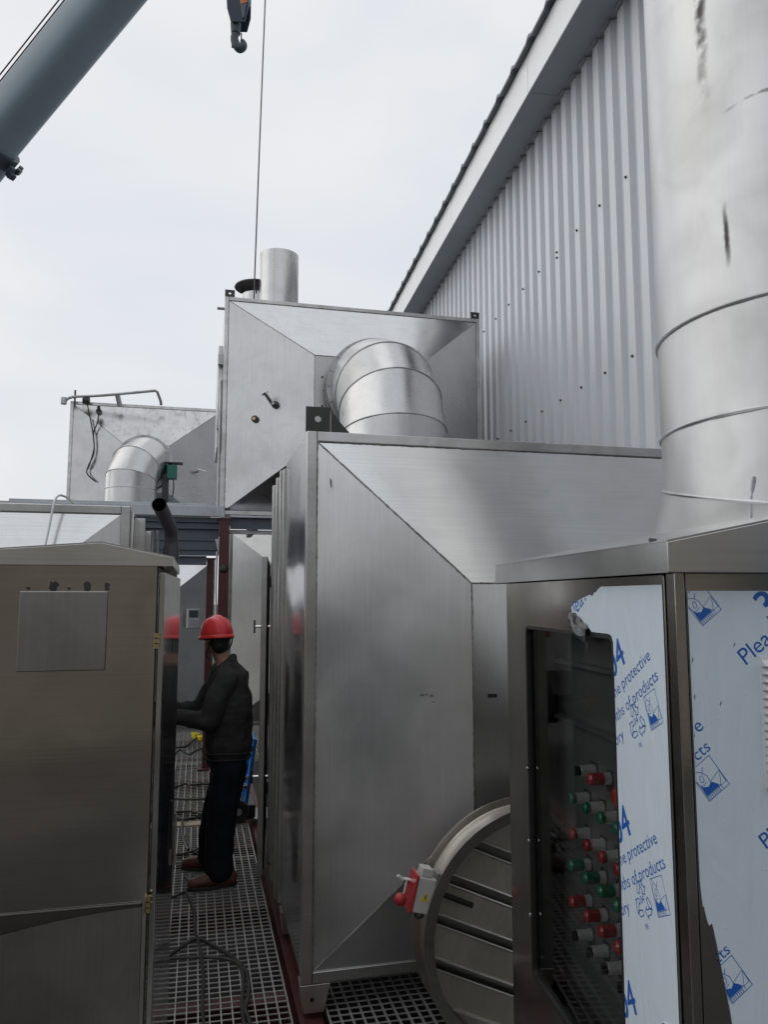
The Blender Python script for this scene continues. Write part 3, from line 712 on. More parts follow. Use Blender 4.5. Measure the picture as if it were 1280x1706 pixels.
# stack and capped pipe on its roof
c = thing('roof_stack', 'plain open stainless cylinder stack on top of the raised middle unit', 'chimney', (0.92, 9.6, 5.28))
mb = MB().lathe([(0.255, 0), (0.255, 0.96), (0.249, 0.962), (0.245, 0.96), (0.245, 0.02)], 48); mb.build('pipe', M['steel_far'], c, smooth=50)
MB().lathe([(0.30, 0.0), (0.30, 0.012), (0.256, 0.014)], 40).build('base_flange', M['galv'], c)
pa, rr = weld((0.256*math.cos(-1.0), 0.256*math.sin(-1.0), 0.02), (0.256*math.cos(-1.0), 0.256*math.sin(-1.0), 0.95), 0.003, 8); MB().tube(pa, rr, 5).build('lock_seam', M['weld'], c)
c = thing('capped_vent', 'short vent pipe with a black conical rain cap beside the open stack', 'vent', (0.665, 9.85, 5.28))
MB().lathe([(0.20, 0), (0.20, 0.50), (0.19, 0.50)], 36).build('pipe', M['steel_far'], c, smooth=50)
MB().lathe([(0.0001, 0.72), (0.10, 0.70), (0.29, 0.62), (0.295, 0.605), (0.27, 0.61), (0.0001, 0.66)], 36).build('rain_cap', M['blackpaint'], c, smooth=50)
for k in range(3):
    a = 2*PI*k/3+0.4; MB().bar((0.195*math.cos(a), 0.195*math.sin(a), 0.45), (0.23*math.cos(a), 0.23*math.sin(a), 0.63), 0.02, 0.006).build('cap_strut', M['blackpaint'], c)

# ------------------------------------------------------------------ far left unit
ul = unit('treatment_unit', 'farthest stainless unit on the left with rust streaks and a small elbow duct', -2.50, 0.42, 15.7, 3.10, 5.655, 2.4, 1.05, 1.02, 0.88, 0.75, 0.42, seed=3, mats=('steel_far', 'steel_far'), side='steel_far', fr=0.06, amp=0.015, topmat='rust')
el = thing('elbow_duct', 'smaller stainless elbow duct turning down from the farthest left unit', 'duct', (-1.05, 14.4, 3.45))
L3 = 0.30; P = [(-1.05, 15.28, 4.40), (-1.05, 15.05, 4.40)]; yy, zz = 15.05, 4.40
for a in (30, 60):
    yy -= L3*math.cos(R(a)); zz -= L3*math.sin(R(a)); P.append((-1.05, yy, zz))
P += [(-1.05, yy-0.0, 3.80), (-1.05, yy, 3.46)]
# shift: elbow runs down and slightly to the left like in the plant
P = [(p[0]-0.22*min(1, max(0, (15.05-p[1])/0.5)), p[1], p[2]) for p in P]
mitre_duct(el, P, 0.45, M['steel_far'], 56, 0.008, (2, 3, 4))
wb(MB().lathe([(0.45, 15.10), (0.53, 15.10), (0.53, 15.16), (0.45, 15.16)], 48, (-1.05, 0, 4.40), 'y'), 'flange', M['galv'], el)
ex, ey = P[-1][0], P[-1][1]
wb(MB().lathe([(0.45, 3.45), (0.56, 3.45), (0.56, 3.475), (0.45, 3.475)], 48, (ex, ey, 0)), 'base_flange', M['galv'], el)
# support deck below that elbow
tag(MB().box(-3.0, 0.2, 13.4, 18, 3.30, 3.44).build('upper_deck', M['lightbeam'], None, 0.004), 'pale steel deck under the farthest left elbow duct', 'deck')
# actuator, pipework and cables on that unit
ac = thing('valve_actuator', 'teal green actuator beside the flange of the farthest left elbow', 'actuator', (-0.60, 14.95, 4.02))
MB().box(-0.02, 0.17, -0.1, 0.1, 0.05, 0.32).build('housing', M['actuator_green'], ac, 0.02)
MB().box(-0.14, 0.27, -0.12, 0.12, 0.345, 0.365).build('cover_plate', M['blackpaint'], ac, 0.004)
MB().cyl((0.07, 0, 0.32), (0.07, 0, 0.345), 0.03, n=10).build('stem', M['galv'], ac)
MB().box(-0.10, 0.02, 0.0, 0.1, -0.45, 0.15).build('bracket', M['darksteel'], ac, 0.004)
MB().tube(spline([(0.1, -0.1, 0.06), (0.12, -0.12, -0.1), (0.10, -0.1, -0.3)]), 0.012, 6).build('lead', M['cable'], ac)
pp = thing('spray_pipe', 'bent grey water pipe along the top of the farthest left unit', 'pipe', (-2.5, 15.6, 5.65))
wp = spline([(-2.58, 15.55, 5.60), (-2.45, 15.55, 5.70), (-1.9, 15.45, 5.74), (-0.90, 15.3, 5.86)], 4) + [Vector((-0.86, 15.32, 5.84)), Vector((-0.80, 15.45, 5.70)), Vector((-0.79, 15.5, 5.63))]
wb(MB().tube(wp, 0.028, 10), 'pipe_run', M['galv'], pp)
wb(MB().cyl((-1.62, 15.43, 5.80), (-1.56, 15.5, 5.56), 0.05, n=10), 'tee', M['galv'], pp)
wb(MB().cyl((-2.60, 15.55, 5.55), (-2.60, 15.55, 5.68), 0.055, n=10), 'end_elbow', M['galv'], pp)
wb(MB().cyl((-2.40, 15.55, 5.50), (-2.40, 15.55, 5.84), 0.018, n=8), 'clamp_stud', M['darksteel'], pp)
wb(MB().cyl((-2.25, 15.5, 5.63), (-2.12, 15.5, 5.63), 0.065, n=10), 'union', M['darksteel'], pp)
cb = [spline([(-2.18, 15.52, 5.62), (-2.08, 15.5, 5.2), (-2.02, 15.45, 4.9), (-2.0, 15.45, 4.6), (-2.10, 15.5, 4.35), (-2.11, 15.5, 4.2), (-1.95, 15.45, 4.05)]),
      spline([(-1.93, 15.4, 5.45), (-1.95, 15.4, 5.2), (-2.02, 15.45, 5.0), (-2.0, 15.45, 4.7), (-2.05, 15.45, 4.45), (-2.1, 15.5, 4.3)])]
for i, c in enumerate(cb):
    tag(MB().tube(c, 0.013, 6).build('hanging_cable', M['cable'], None), ['longer loose black cable hanging at the left of the farthest unit', 'shorter black cable hanging from a dark gland on the farthest unit'][i], 'cable', 'loose cables on the farthest unit')
v = thing('cable_gland', 'small dark gland at the upper left of the farthest unit', 'gland', (-1.93, 15.36, 5.40))
MB().cyl((0, 0.12, 0), (0, -0.03, 0), 0.055, n=10).build('nut', M['darksteel'], v); MB().cyl((0, -0.02, 0.02), (0, -0.05, 0.10), 0.03, n=8).build('sleeve', M['darksteel'], v)
v = thing('drain_cock', 'tiny tap on the right panel of the farthest left unit', 'tap', (-0.05, 15.45, 4.33))
MB().cyl((0, 0.1, 0), (0, -0.10, 0), 0.025, n=8).build('spigot', M['galv'], v); MB().cyl((-0.02, -0.1, 0.02), (0.16, -0.14, -0.03), 0.012, n=6).build('lever', M['chrome'], v)

# ------------------------------------------------------------------ left unit behind the left cabinet
nl = unit('treatment_unit', 'stainless unit with pale cream upper panel rising behind the left control cabinet', -2.95, -0.36, 4.30, 0.12, 2.335, 1.75, 0.70, 0.66, 0.60, 0.7, 0.30, seed=4, mats=('steel', 'steel_h'), side='cab', fr=0.045, amp=0.008, seams=False)
wb(MB().cyl((-0.352, 4.335, 0.2), (-0.352, 4.335, 2.31), 0.007, n=8), 'edge_rod', M['chrome'], nl)
for y in (5.05, 6.03):
    wb(MB().box(-0.385, -0.33, y, y+0.04, 0.14, 2.345), 'flange', M['trim'], nl, 0.003)
hc = spline([(-0.66, 4.45, 2.34), (-0.685, 4.33, 2.375), (-0.72, 4.22, 2.36), (-0.735, 4.15, 2.2), (-0.75, 4.05, 1.95), (-0.76, 4.0, 1.6)])
tag(MB().tube(hc, 0.006, 8).build('hose', M['white'], None), 'thin white hose hung over the top rail of the left unit', 'hose')

# dark grey open pipe rising between left unit and walkway
pv = thing('vent_pipe', 'dark grey plastic pipe with open slanted end behind the left cabinet', 'pipe', (-0.18, 5.4, 0.1))
path = [Vector((-0.18, 5.4, 0.1)), Vector((-0.18, 5.4, 2.20))] + spline([(-0.18, 5.4, 2.22), (-0.182, 5.38, 2.28), (-0.19, 5.33, 2.32)], 3) + [Vector((-0.248, 5.0, 2.43))]
wb(MB().tube(path, 0.046, 20, caps=False), 'pipe', M['pvc'], pv, smooth=60)
ax_ = (path[-1]-path[-2]).normalized()
wb(MB().tube([path[-1]-ax_*0.35, path[-1]+ax_*0.001], 0.042, 20, caps=False), 'pipe_bore', M['black'], pv, smooth=60)
wb(MB().tube([path[-1]-ax_*0.004, path[-1]], 0.0475, 20, caps=False), 'pipe_lip', M['pvc'], pv, smooth=60)
wb(MB().cyl((-0.18, 5.4, 2.02), (-0.18, 5.4, 2.19), 0.053, n=20), 'socket', M['pvc'], pv)
for k in range(2):
    wb(MB().cyl((-0.27-0.035*k, 5.42, 1.9), (-0.27-0.035*k, 5.42, 2.30), 0.010, n=8), 'thin_conduit', M['galv'], pv)
wb(MB().box(-0.33, -0.13, 5.46, 5.475, 2.08, 2.11), 'bracket', M['galv'], pv)

# ------------------------------------------------------------------ steel frame carrying the upper tier
def hcol(name, label, x, y, z1, w, mat='redbeam'):
    t = 0.010; m = MB()
    m.box(x-w/2, x+w/2, y, y+t, 0, z1); m.box(x-w/2, x+w/2, y+w-t, y+w, 0, z1); m.box(x-t/2, x+t/2, y+t, y+w-t, 0, z1)
    r = thing(name, label, 'column', (x, y, 0), group='red steel columns')
    wb(m, 'shaft', M[mat], r, smooth=0)
    wb(MB().box(x-w/2-0.05, x+w/2+0.05, y-0.05, y+w+0.05, 0.003, 0.02), 'base_plate', M[mat], r)
    wb(MB().box(x-w/2-0.02, x+w/2+0.02, y-0.01, y+w+0.02, z1, z1+0.015), 'cap_plate', M[mat], r)
    return r
hc1 = hcol('steel_column', 'dark red steel column beside the thin white conduit, behind the red helmet', 0.275, 8.58, 2.70, 0.11)
hc2 = hcol('steel_column', 'slimmer dark red column left of the white conduit', 0.135, 8.75, 2.27, 0.075)
hcol('steel_column', 'dark red column mostly hidden behind the nearest unit', 3.2, 8.58, 2.70, 0.11)
wb(MB().lathe([(0.05, 0), (0.03, -0.03), (0.0001, -0.035)], 10, (0.275, 8.575, 2.16), 'y'), 'splice_bolt', M['darksteel'], hc1)
cd = MB().tube([(0.200, 8.66, 2.35), (0.198, 8.66, 1.95), (0.203, 8.66, 1.75), (0.196, 8.66, 1.40)], 0.011, 8)
tag(cd.build('conduit', M['white'], None), 'thin white conduit running down between the two red columns', 'conduit')
jb = thing('wall_bracket', 'small pale angle bracket at the top of the white conduit', 'bracket', (0.205, 8.66, 2.36))
MB().prism([(-0.03, 0, 0.13), (0.03, 0, 0.13), (0.03, 0, -0.10)], (0, 0.03, 0)).build('plate', M['white'], jb, smooth=0)

# left bay: pale edge channel, blue ribbed sheeting, lower channel
lb = thing('deck_beam', 'pale grey edge channel of the deck above the blue ribbed sheeting', 'beam', (-0.7, 8.60, 2.73))
wb(MB().box(-3.2, 0.215, 8.60, 8.64, 2.735, 2.845), 'web', M['lightbeam'], lb, 0.003)
wb(MB().box(-3.2, 0.215, 8.64, 8.75, 2.83, 2.845), 'top_flange', M['lightbeam'], lb)
wb(MB().box(0.217, 0.27, 8.585, 8.70, 2.72, 2.85), 'end_plate', M['lightbeam'], lb, 0.003)
bs_ = thing('ribbed_panel', 'dark blue horizontally ribbed sheet under the pale deck edge', 'panel', (-1.5, 8.70, 2.27))
zz = 2.725; k = 0
for (hgt, dep) in ((0.045, 0.02), (0.012, 0.05), (0.06, 0.015), (0.012, 0.045), (0.11, 0.0), (0.018, 0.018), (0.085, 0.0), (0.018, 0.018), (0.06, 0.0)):
    wb(MB().box(-3.2, 0.218, 8.70-dep, 8.74, zz-hgt+0.001, zz), 'rib', M['bluebeam'], bs_, 0.002); zz -= hgt
zl = zz
lc = thing('deck_beam', 'dark blue lower channel below the ribbed sheeting', 'beam', (-1.0, 8.66, 2.2))
wb(MB().box(-3.2, 0.09, 8.64, 8.66, zl-0.105, zl-0.002), 'web', M['bluebeam'], lc)
wb(MB().box(-3.2, 0.09, 8.60, 8.64, zl-0.012, zl-0.002), 'top_flange', M['lightbeam'], lc)
wb(MB().box(-3.2, 0.09, 8.60, 8.64, zl-0.105, zl-0.095), 'bottom_flange', M['bluebeam'], lc)
# right bay channel under the raised unit
rc = thing('deck_beam', 'blue grey channel with pale top flange under the raised middle unit', 'beam', (1.5, 8.60, 2.58))
wb(MB().box(0.335, 3.14, 8.635, 8.65, 2.60, 2.725), 'web', M['bluebeam'], rc)
wb(MB().box(0.335, 3.14, 8.57, 8.65, 2.726, 2.748), 'top_flange', M['lightbeam'], rc, 0.002)
wb(MB().box(0.335, 3.14, 8.60, 8.635, 2.60, 2.612), 'bottom_flange', M['bluebeam'], rc)
wb(MB().box(0.335, 3.14, 8.66, 8.70, 2.55, 2.595), 'lower_angle', M['galv'], rc, 0.002)
for x in (0.6, 1.4, 2.2, 2.9):
    wb(MB().box(x, x+0.06, 8.71, 10.1, 2.62, 2.72), 'joist', M['bluebeam'], rc)

# ------------------------------------------------------------------ lower tier units at the end of the walkway
unit('treatment_unit', 'bright stainless unit under the blue beam right of the red columns, behind the worker', 0.43, 3.3, 11.2, 0.06, 2.80, 1.5, 1.0, 1.0, 0.80, 0.8, 0.35, seed=5, mats=('steel_pale', 'steel_h'), side='steel_far', fr=0.045, amp=0.01, seams=False)
lu = unit('treatment_unit', 'dark stainless unit under the ribbed sheeting with a small control panel on it', -2.6, 0.24, 11.25, 0.06, 2.40, 1.5, 0.9, 0.85, 0.72, 0.75, 0.35, seed=6, mats=('steel', 'steel_h'), side='steel_far', fr=0.045, amp=0.008, seams=False)
# wall controller on the dark unit's right panel
wc = thing('wall_controller', 'small grey controller with a dark screen on the panel left of the columns', 'controller', (-0.13, 11.0, 1.43), R(22))
MB().box(0, 0.17, -0.03, 0.02, 0, 0.26).build('case', M['white'], wc, 0.006)
MB().box(0.02, 0.15, -0.034, -0.0302, 0.145, 0.24).build('screen', M['screen'], wc)
for i in range(3):
    for j in range(2):
        MB().box(0.025+i*0.042, 0.055+i*0.042, -0.036, -0.0302, 0.04+j*0.045, 0.065+j*0.045).build('button', M['lightbeam'], wc, 0.002)

# ------------------------------------------------------------------ control cabinets with gabled roofs
def text_mesh(body, size=1.0):
    cu_ = bpy.data.curves.new('print', 'FONT'); cu_.body = body; cu_.size = size; cu_.resolution_u = 3
    o = bpy.data.objects.new('print', cu_); col.objects.link(o)
    dg = bpy.context.evaluated_depsgraph_get(); me = bpy.data.meshes.new_from_object(o.evaluated_get(dg))
    bpy.data.objects.remove(o); bpy.data.curves.remove(cu_)
    return me

def place_print(name, me_or_mb, frame, clip, parent, mat):
    """frame(x,y)->3D point; clip: list of (axis point, normal) planes in local space, keep the positive side"""
    bm = bmesh.new(); bm.from_mesh(me_or_mb)
    for v in bm.verts: v.co = frame(v.co.x, v.co.y)
    for (pc, pn) in clip:
        bmesh.ops.bisect_plane(bm, geom=bm.verts[:]+bm.edges[:]+bm.faces[:], plane_co=pc, plane_no=pn, clear_inner=True)
    if len(bm.faces) == 0: bm.free(); return None
    me = bpy.data.meshes.new(name); bm.to_mesh(me); bm.free(); me.materials.append(mat)
    o = bpy.data.objects.new(name, me); link(o, parent); return o

def ribbon(mb, pts, w=0.02, closed=False):
    P = [Vector((p[0], p[1], 0)) for p in pts]
    n = len(P)
    for i in range(n if closed else n-1):
        a, b = P[i], P[(i+1) % n]; d = (b-a)
        if d.length < 1e-6: continue
        d.normalize(); s = Vector((-d.y, d.x, 0))*w/2; e = d*w/2
        mb.add([a-s-e, b-s+e, b+s+e, a+s-e], [(0,1,2,3)])

def peel_icon():
    """hand peeling a film off a sheet: outlined card, outlined hand, solid blue film"""
    m = MB()
    ribbon(m, [(0, 0), (1, 0), (1, 1.28), (0, 1.28)], 0.025, True)
    ribbon(m, [(0.0, 0.17), (0.98, 0.17)], 0.018); ribbon(m, [(0.72, 0.02), (0.72, 0.17), (1.0, 0.62), (0.96, 0.17)], 0.02)
    ribbon(m, [(0.72, 0.17), (0.46, 0.52)], 0.02); ribbon(m, [(0.46, 0.52), (0.98, 0.64)], 0.02)
    m.add([(0.03, 0.19, 0), (0.66, 0.19, 0), (0.60, 0.36, 0), (0.46, 0.50, 0), (0.30, 0.42, 0), (0.14, 0.52, 0), (0.05, 0.66, 0)], [(0,1,2,3,4,5,6)])
    for k in range(7): ribbon(m, [(0.06+k*0.09, 0.03), (0.06+k*0.09, 0.15)], 0.03)
    ribbon(m, [(0.05, 0.66), (0.02, 0.85), (0.08, 1.05), (0.22, 1.12), (0.36, 1.0), (0.48, 0.78), (0.46, 0.52)], 0.025)
    ribbon(m, [(0.22, 1.12), (0.10, 1.26)], 0.025); ribbon(m, [(0.40, 0.96), (0.52, 1.10)], 0.025)
    ribbon(m, [(0.16, 0.72), (0.24, 0.92), (0.34, 0.88), (0.30, 0.70), (0.22, 0.66), (0.16, 0.72)], 0.022)
    ribbon(m, [(0.10, 0.62), (0.20, 0.56), (0.32, 0.60)], 0.022)
    return m.mesh('peel_icon', 0)
def recycle_icon():
    """three folded arrows chasing round, drawn in outline"""
    m = MB()
    for k in range(3):
        a = 2*PI*k/3
        def rot(x, y): return (x*math.cos(a)-y*math.sin(a), x*math.sin(a)+y*math.cos(a))
        ribbon(m, [rot(*q) for q in ((-0.40, 0.50), (-0.22, 0.88), (0.02, 0.98), (0.05, 0.70), (-0.10, 0.52), (-0.22, 0.40))], 0.055, True)
        ribbon(m, [rot(*q) for q in ((0.06, 0.98), (0.30, 0.90), (0.50, 0.58), (0.62, 0.62), (0.42, 0.26), (0.14, 0.36), (0.26, 0.44), (0.10, 0.70))], 0.055, True)
    return m.mesh('recycle_icon', 0)
ICON, RECY = peel_icon(), recycle_icon()

def gable_roof(root, x0, x1, y0, y1, zb, hf, xr, zr, mat):
    """folded roof: gable fascias front and back, low eaves, ridge along y at x = xr"""
    t = 0.003
    def prof(y): return [(x0, y, zb), (x1, y, zb), (x1, y, zb+hf), (xr, y, zr), (x0, y, zb+hf)]
    MB().prism(prof(y0), (0, t, 0)).build('gable_fascia', mat, root, 0.002)
    MB().prism(prof(y1-t), (0, t, 0)).build('gable_fascia', mat, root, 0.002)
    MB().box(x0, x0+t, y0+t, y1-t, zb, zb+hf).build('eave_fascia', mat, root)
    MB().box(x1-t, x1, y0+t, y1-t, zb, zb+hf).build('eave_fascia', mat, root)
    MB().prism([(x0, y0, zb+hf+0.0005), (xr, y0, zr+0.0005), (xr, y0, zr+0.0035), (x0, y0, zb+hf+0.0035)], (0, y1-y0, 0)).build('roof_sheet', mat, root)
    MB().prism([(xr, y0, zr+0.0005), (x1, y0, zb+hf+0.0005), (x1, y0, zb+hf+0.0035), (xr, y0, zr+0.0035)], (0, y1-y0, 0)).build('roof_sheet', mat, root)
    MB().box(x0+0.004, x1-0.004, y0+0.004, y1-0.004, zb+0.012, zb+0.015).build('roof_underside', mat, root)

# --- right cabinet, turned 5.4 degrees; local x to the right, y away from the camera
th_ = R(5.4); cuv = Vector((math.sin(th_), math.cos(th_), 0)); cvv = Vector((math.cos(th_), -math.sin(th_), 0))
B0 = Vector((0.833, 1.24, 0)) + cuv*0.035 + cvv*0.035
rcab = thing('control_cabinet', 'right stainless control cabinet with window, push buttons and torn blue printed film', 'cabinet', B0, -th_)
DL, DW, ZT = 1.045, 0.78, 1.905
cm = M['cab']
MB().box(0.0, DW, DL-0.003, DL, 0.08, ZT).build('back_panel', cm, rcab)
MB().box(DW-0.003, DW, 0.0, DL-0.004, 0.08, ZT).build('side_panel', cm, rcab)
MB().box(0.0, DW-0.004, 0.02, DL-0.004, 0.08, 0.09).build('floor_panel', cm, rcab)
MB().box(-0.008, 0.012, -0.006, 0.028, 0.08, ZT).build('corner_post', M['cab'], rcab, 0.003)
MB().box(-0.006, 0.01, DL-0.02, DL+0.004, 0.08, ZT).build('corner_post', M['cab'], rcab, 0.003)
MB().box(0.0165, DW-0.004, 0.0, 0.004, 0.08, ZT-0.01).build('front_panel', M['cab'], rcab, 0.001)
MB().box(0.012, 0.0165, 0.012, 0.016, 0.08, ZT).build('gap_seal', M['black'], rcab)
for k, (z0, z1) in enumerate(((0.0, 0.075),)):
    MB().box(0.02, DW-0.02, 0.03, DL-0.03, z0+0.002, z1+0.003).build('plinth', M['darksteel'], rcab)
# door with window opening on the walkway side
WY0, WY1, WZ0, WZ1 = 0.262, 0.849, 0.80, 1.765
dr = rcab
def rrect(y0, y1, z0, z1, r, n=5):
    pts = []
    for (cy, cz, a0) in ((y1-r, z1-r, 0), (y0+r, z1-r, 90), (y0+r, z0+r, 180), (y1-r, z0+r, 270)):
        for k in range(n+1):
            a = R(a0 + 90*k/n); pts.append((cy+r*math.cos(a), cz+r*math.sin(a)))
    return pts
def frame_mesh(out, inn, x0, x1):
    n = len(out); vs = [(x0, *p) for p in out] + [(x0, *p) for p in inn] + [(x1, *p) for p in out] + [(x1, *p) for p in inn]
    fs = []
    for k in range(n):
        j = (k+1) % n
        fs += [(k, j, n+j, n+k), (2*n+k, 3*n+k, 3*n+j, 2*n+j), (k, 2*n+k, 2*n+j, j), (n+k, n+j, 3*n+j, 3*n+k)]
    return MB().add(vs, fs)
door = frame_mesh(rrect(0.032, DL-0.024, 0.10, ZT-0.012, 0.004), rrect(WY0, WY1, WZ0, WZ1, 0.022), -0.010, 0.012).build('door', M['cab_door'] if 'cab_door' in M else cm, rcab, 0.0015)
frame_mesh(rrect(WY0-0.003, WY1+0.003, WZ0-0.003, WZ1+0.003, 0.024), rrect(WY0+0.006, WY1-0.006, WZ0+0.006, WZ1-0.006, 0.018), -0.0118, 0.0125).build('window_gasket', M['black'], door)
pane = MB().quad((0, WY0+0.008, WZ0+0.008), (0, WY1-0.008, WZ0+0.008), (0, WY1-0.008, WZ1-0.008), (0, WY0+0.008, WZ1-0.008)).build('window_pane', M['glass'], door, smooth=0)
if pane.data.polygons[0].normal.x > 0: pane.data.flip_normals()
for z in (1.36, 1.16, 0.96):
    MB().lathe([(0.005, 0), (0.005, -0.004), (0.0001, -0.005)], 8, (-0.0125, WY1+0.001, z), 'x').build('gasket_screw', M['chrome'], door)
# inner equipment panel and its switches
IX = 0.105
MB().box(IX, IX+0.003, 0.05, DL-0.05, 0.15, 1.86).build('inner_panel', M['inner'] if 'inner' in M else M['galv'], rcab)
MB().box(0.02, IX-0.001, WY1+0.06, WY1+0.062, 0.15, 1.86).build('inner_side', M['black'], rcab)
MB().box(0.014, IX-0.001, 0.10, 0.95, 0.74, 0.745).build('inner_ledge', M['galv'], rcab)
for z in (1.66, 1.50):
    MB().box(IX-0.03, IX-0.001, 0.12, 0.86, z, z+0.012).build('cable_rail', M['galv'], rcab, 0.002)
def button(y, z, kind):
    b = thing('push_button', None, None, (0, 0, 0)); b.parent = rcab; b.location = (IX, y, z); b.scale = (1, 0.86, 0.86)
    MB().box(-0.0025, -0.0005, -0.022, 0.022, -0.038, 0.024).build('legend_plate', M['film_back'], b, 0.001)
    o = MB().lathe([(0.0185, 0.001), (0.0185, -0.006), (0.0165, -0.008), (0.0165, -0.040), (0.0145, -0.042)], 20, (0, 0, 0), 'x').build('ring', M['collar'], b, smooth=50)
    if kind in ('g', 'r', 'w'):
        MB().lathe([(0.0168, -0.038), (0.0168, -0.050), (0.013, -0.053), (0.0001, -0.054)], 20, (0, 0, 0), 'x').build('cap', M[{'g': 'btn_green', 'r': 'btn_red', 'w': 'chrome'}[kind]], b, smooth=50)
    elif kind in ('G', 'R'):
        MB().lathe([(0.0172, -0.020), (0.0178, -0.046), (0.0178, -0.054), (0.010, -0.060), (0.0001, -0.061)], 20, (0, 0, 0), 'x').build('cap', M[{'G': 'btn_green', 'R': 'btn_red'}[kind]], b, smooth=50)
    elif kind == 's':
        MB().box(-0.056, -0.034, -0.004, 0.004, -0.0145, 0.0145).build('knob', M['btn_dark'], b, 0.002)
    elif kind == 'e':
        MB().lathe([(0.012, -0.02), (0.012, -0.045), (0.026, -0.052), (0.027, -0.066), (0.018, -0.072), (0.0001, -0.073)], 24, (0, 0, 0), 'x').build('mushroom_head', M['btn_orange'], b, smooth=50)
    return b
rows = [(1.395, 'sR-e'), (1.312, 'gggg'), (1.220, 'rrrr'), (1.140, 'GGGG'), (1.048, 'RRRR'), (0.962, 'ssss')]
cols = (0.700, 0.605, 0.515, 0.428)
for (z, ks) in rows:
    for c_, k_ in zip(cols, ks):
        if z > 1.39: c_ = c_ - 0.05
        if k_ != '-': button(c_, z, k_)
# small lock latch on the door edge
lk = frame_mesh(rrect(0.055, 0.095, 0.97, 1.065, 0.012), rrect(0.06, 0.09, 0.975, 1.06, 0.010), -0.016, -0.010).build('latch_frame', M['chrome'], door, 0.001)
MB().box(-0.013, -0.0102, 0.0605, 0.0895, 0.9755, 1.0595).build('latch_plate', M['galv'], door)
MB().lathe([(0.011, -0.013), (0.011, -0.017), (0.0001, -0.018)], 16, (0, 0.075, 1.03), 'x').build('latch_knob', M['chrome'], door)
# protective film on the door
rf = random.Random(3)
tear = [(0.312, 1.874), (0.330, 1.868), (0.338, 1.862), (0.350, 1.861), (0.361, 1.852), (0.375, 1.856), (0.392, 1.853), (0.43, 1.846), (0.47, 1.836), (0.492, 1.826), (0.486, 1.812), (0.462, 1.812), (0.447, 1.800), (0.425, 1.796), (0.405, 1.784), (0.39, 1.781), (0.372, 1.770)]
fo = [(0.036, 1.874)] + tear + [(WY0+0.018, 1.770), (WY0+0.004, 1.766), (WY0-0.004, 1.752)] + [(WY0-0.004-rf.uniform(0, 0.0015), 1.752-k*0.045) for k in range(1, 25)] + [(WY0-0.004, 0.60), (WY0-0.002, 0.30), (0.036, 0.30)]
film = MB().prism([(-0.0113, p[0], p[1]) for p in fo], (-0.0006, 0, 0)).build('protective_film', M['film'], rcab, smooth=0)
# crumpled torn flap
mb = MB(); nf = 9; vs = []
for i in range(nf):
    for j in range(nf):
        u, v_ = i/(nf-1), j/(nf-1)
        y = 0.487 - 0.105*u - 0.03*v_*(1-u); z = 1.815 - 0.045*v_ - 0.035*u + 0.008*rf.uniform(-1, 1)
        vs.append((-0.014 - 0.022*math.sin(PI*v_)*(0.4+0.6*math.sin(PI*u)) - 0.006*rf.random(), y, z))
mb.add(vs, [(i*nf+j, i*nf+j+1, (i+1)*nf+j+1, (i+1)*nf+j) for i in range(nf-1) for j in range(nf-1)])
mb.build('film_flap', M['film_back'] if 'film_back' in M else M['polished'], film, smooth=0)
XF = -0.01215
def line_door(txt, y0, z0, y1, z1, clip, parent=None, bold=False):
    me = text_mesh(txt); w = max(v.co.x for v in me.vertices); L = math.hypot(y1-y0, z1-z0); s = L/w
    ca, sa = (y0-y1)/L, (z1-z0)/L
    fr_ = lambda x, y: Vector((XF, y0 - s*(x*ca - y*sa), z0 + s*(x*sa + y*ca)))
    o = place_print('print', me, fr_, clip, film, M['ink'])
    if bold:
        for d in (0.0012, -0.0012):
            place_print('print', me, lambda x, y: fr_(x, y)+Vector((-0.00003*(1+d*100), d, 0)), clip, film, M['ink'])
    return o
def icon_door(me, y, z, s, ang, clip):
    ca, sa = math.cos(ang), math.sin(ang)
    return place_print('print', me, lambda x, y_: Vector((XF, y - s*(x*ca - y_*sa), z + s*(x*sa + y_*ca))), clip, film, M['ink'])
cl = [(Vector((0, WY0-0.005, 0)), Vector((0, -1, 0))), (Vector((0, 0.037, 0)), Vector((0, 1, 0)))]
for k in range(3):
    dz = -0.346*k
    line_door('304', 0.305, 1.648+dz, 0.198, 1.716+dz, cl, bold=True)
    line_door('the protective', 0.266, 1.628+dz, 0.090, 1.730+dz, cl)
    line_door('months of products', 0.302, 1.556+dz, 0.062, 1.694+dz, cl)
    line_door('factory', 0.300, 1.508+dz, 0.218, 1.556+dz, cl)
    icon_door(RECY, 0.160, 1.598+dz, 0.038, R(30), cl)
    line_door('04', 0.168, 1.590+dz, 0.151, 1.600+dz, cl); line_door('PE', 0.150, 1.548+dz, 0.138, 1.555+dz, cl)
    icon_door(ICON, 0.098, 1.592+dz, 0.052, R(26), cl)
line_door('leave t', 0.470, 1.803, 0.33, 1.879, [(Vector((0, 0.3315, 1.866)), Vector((0, 0.15, -1)).normalized()), (Vector((0, 0.36, 1.8525)), Vector((0, -0.1, -1)).normalized()), (Vector((0, 0.48, 1.81)), Vector((0, -1, 0.3)).normalized()), (Vector((0, 0.462, 1.812)), Vector((0, -0.45, 0.8)).normalized())])
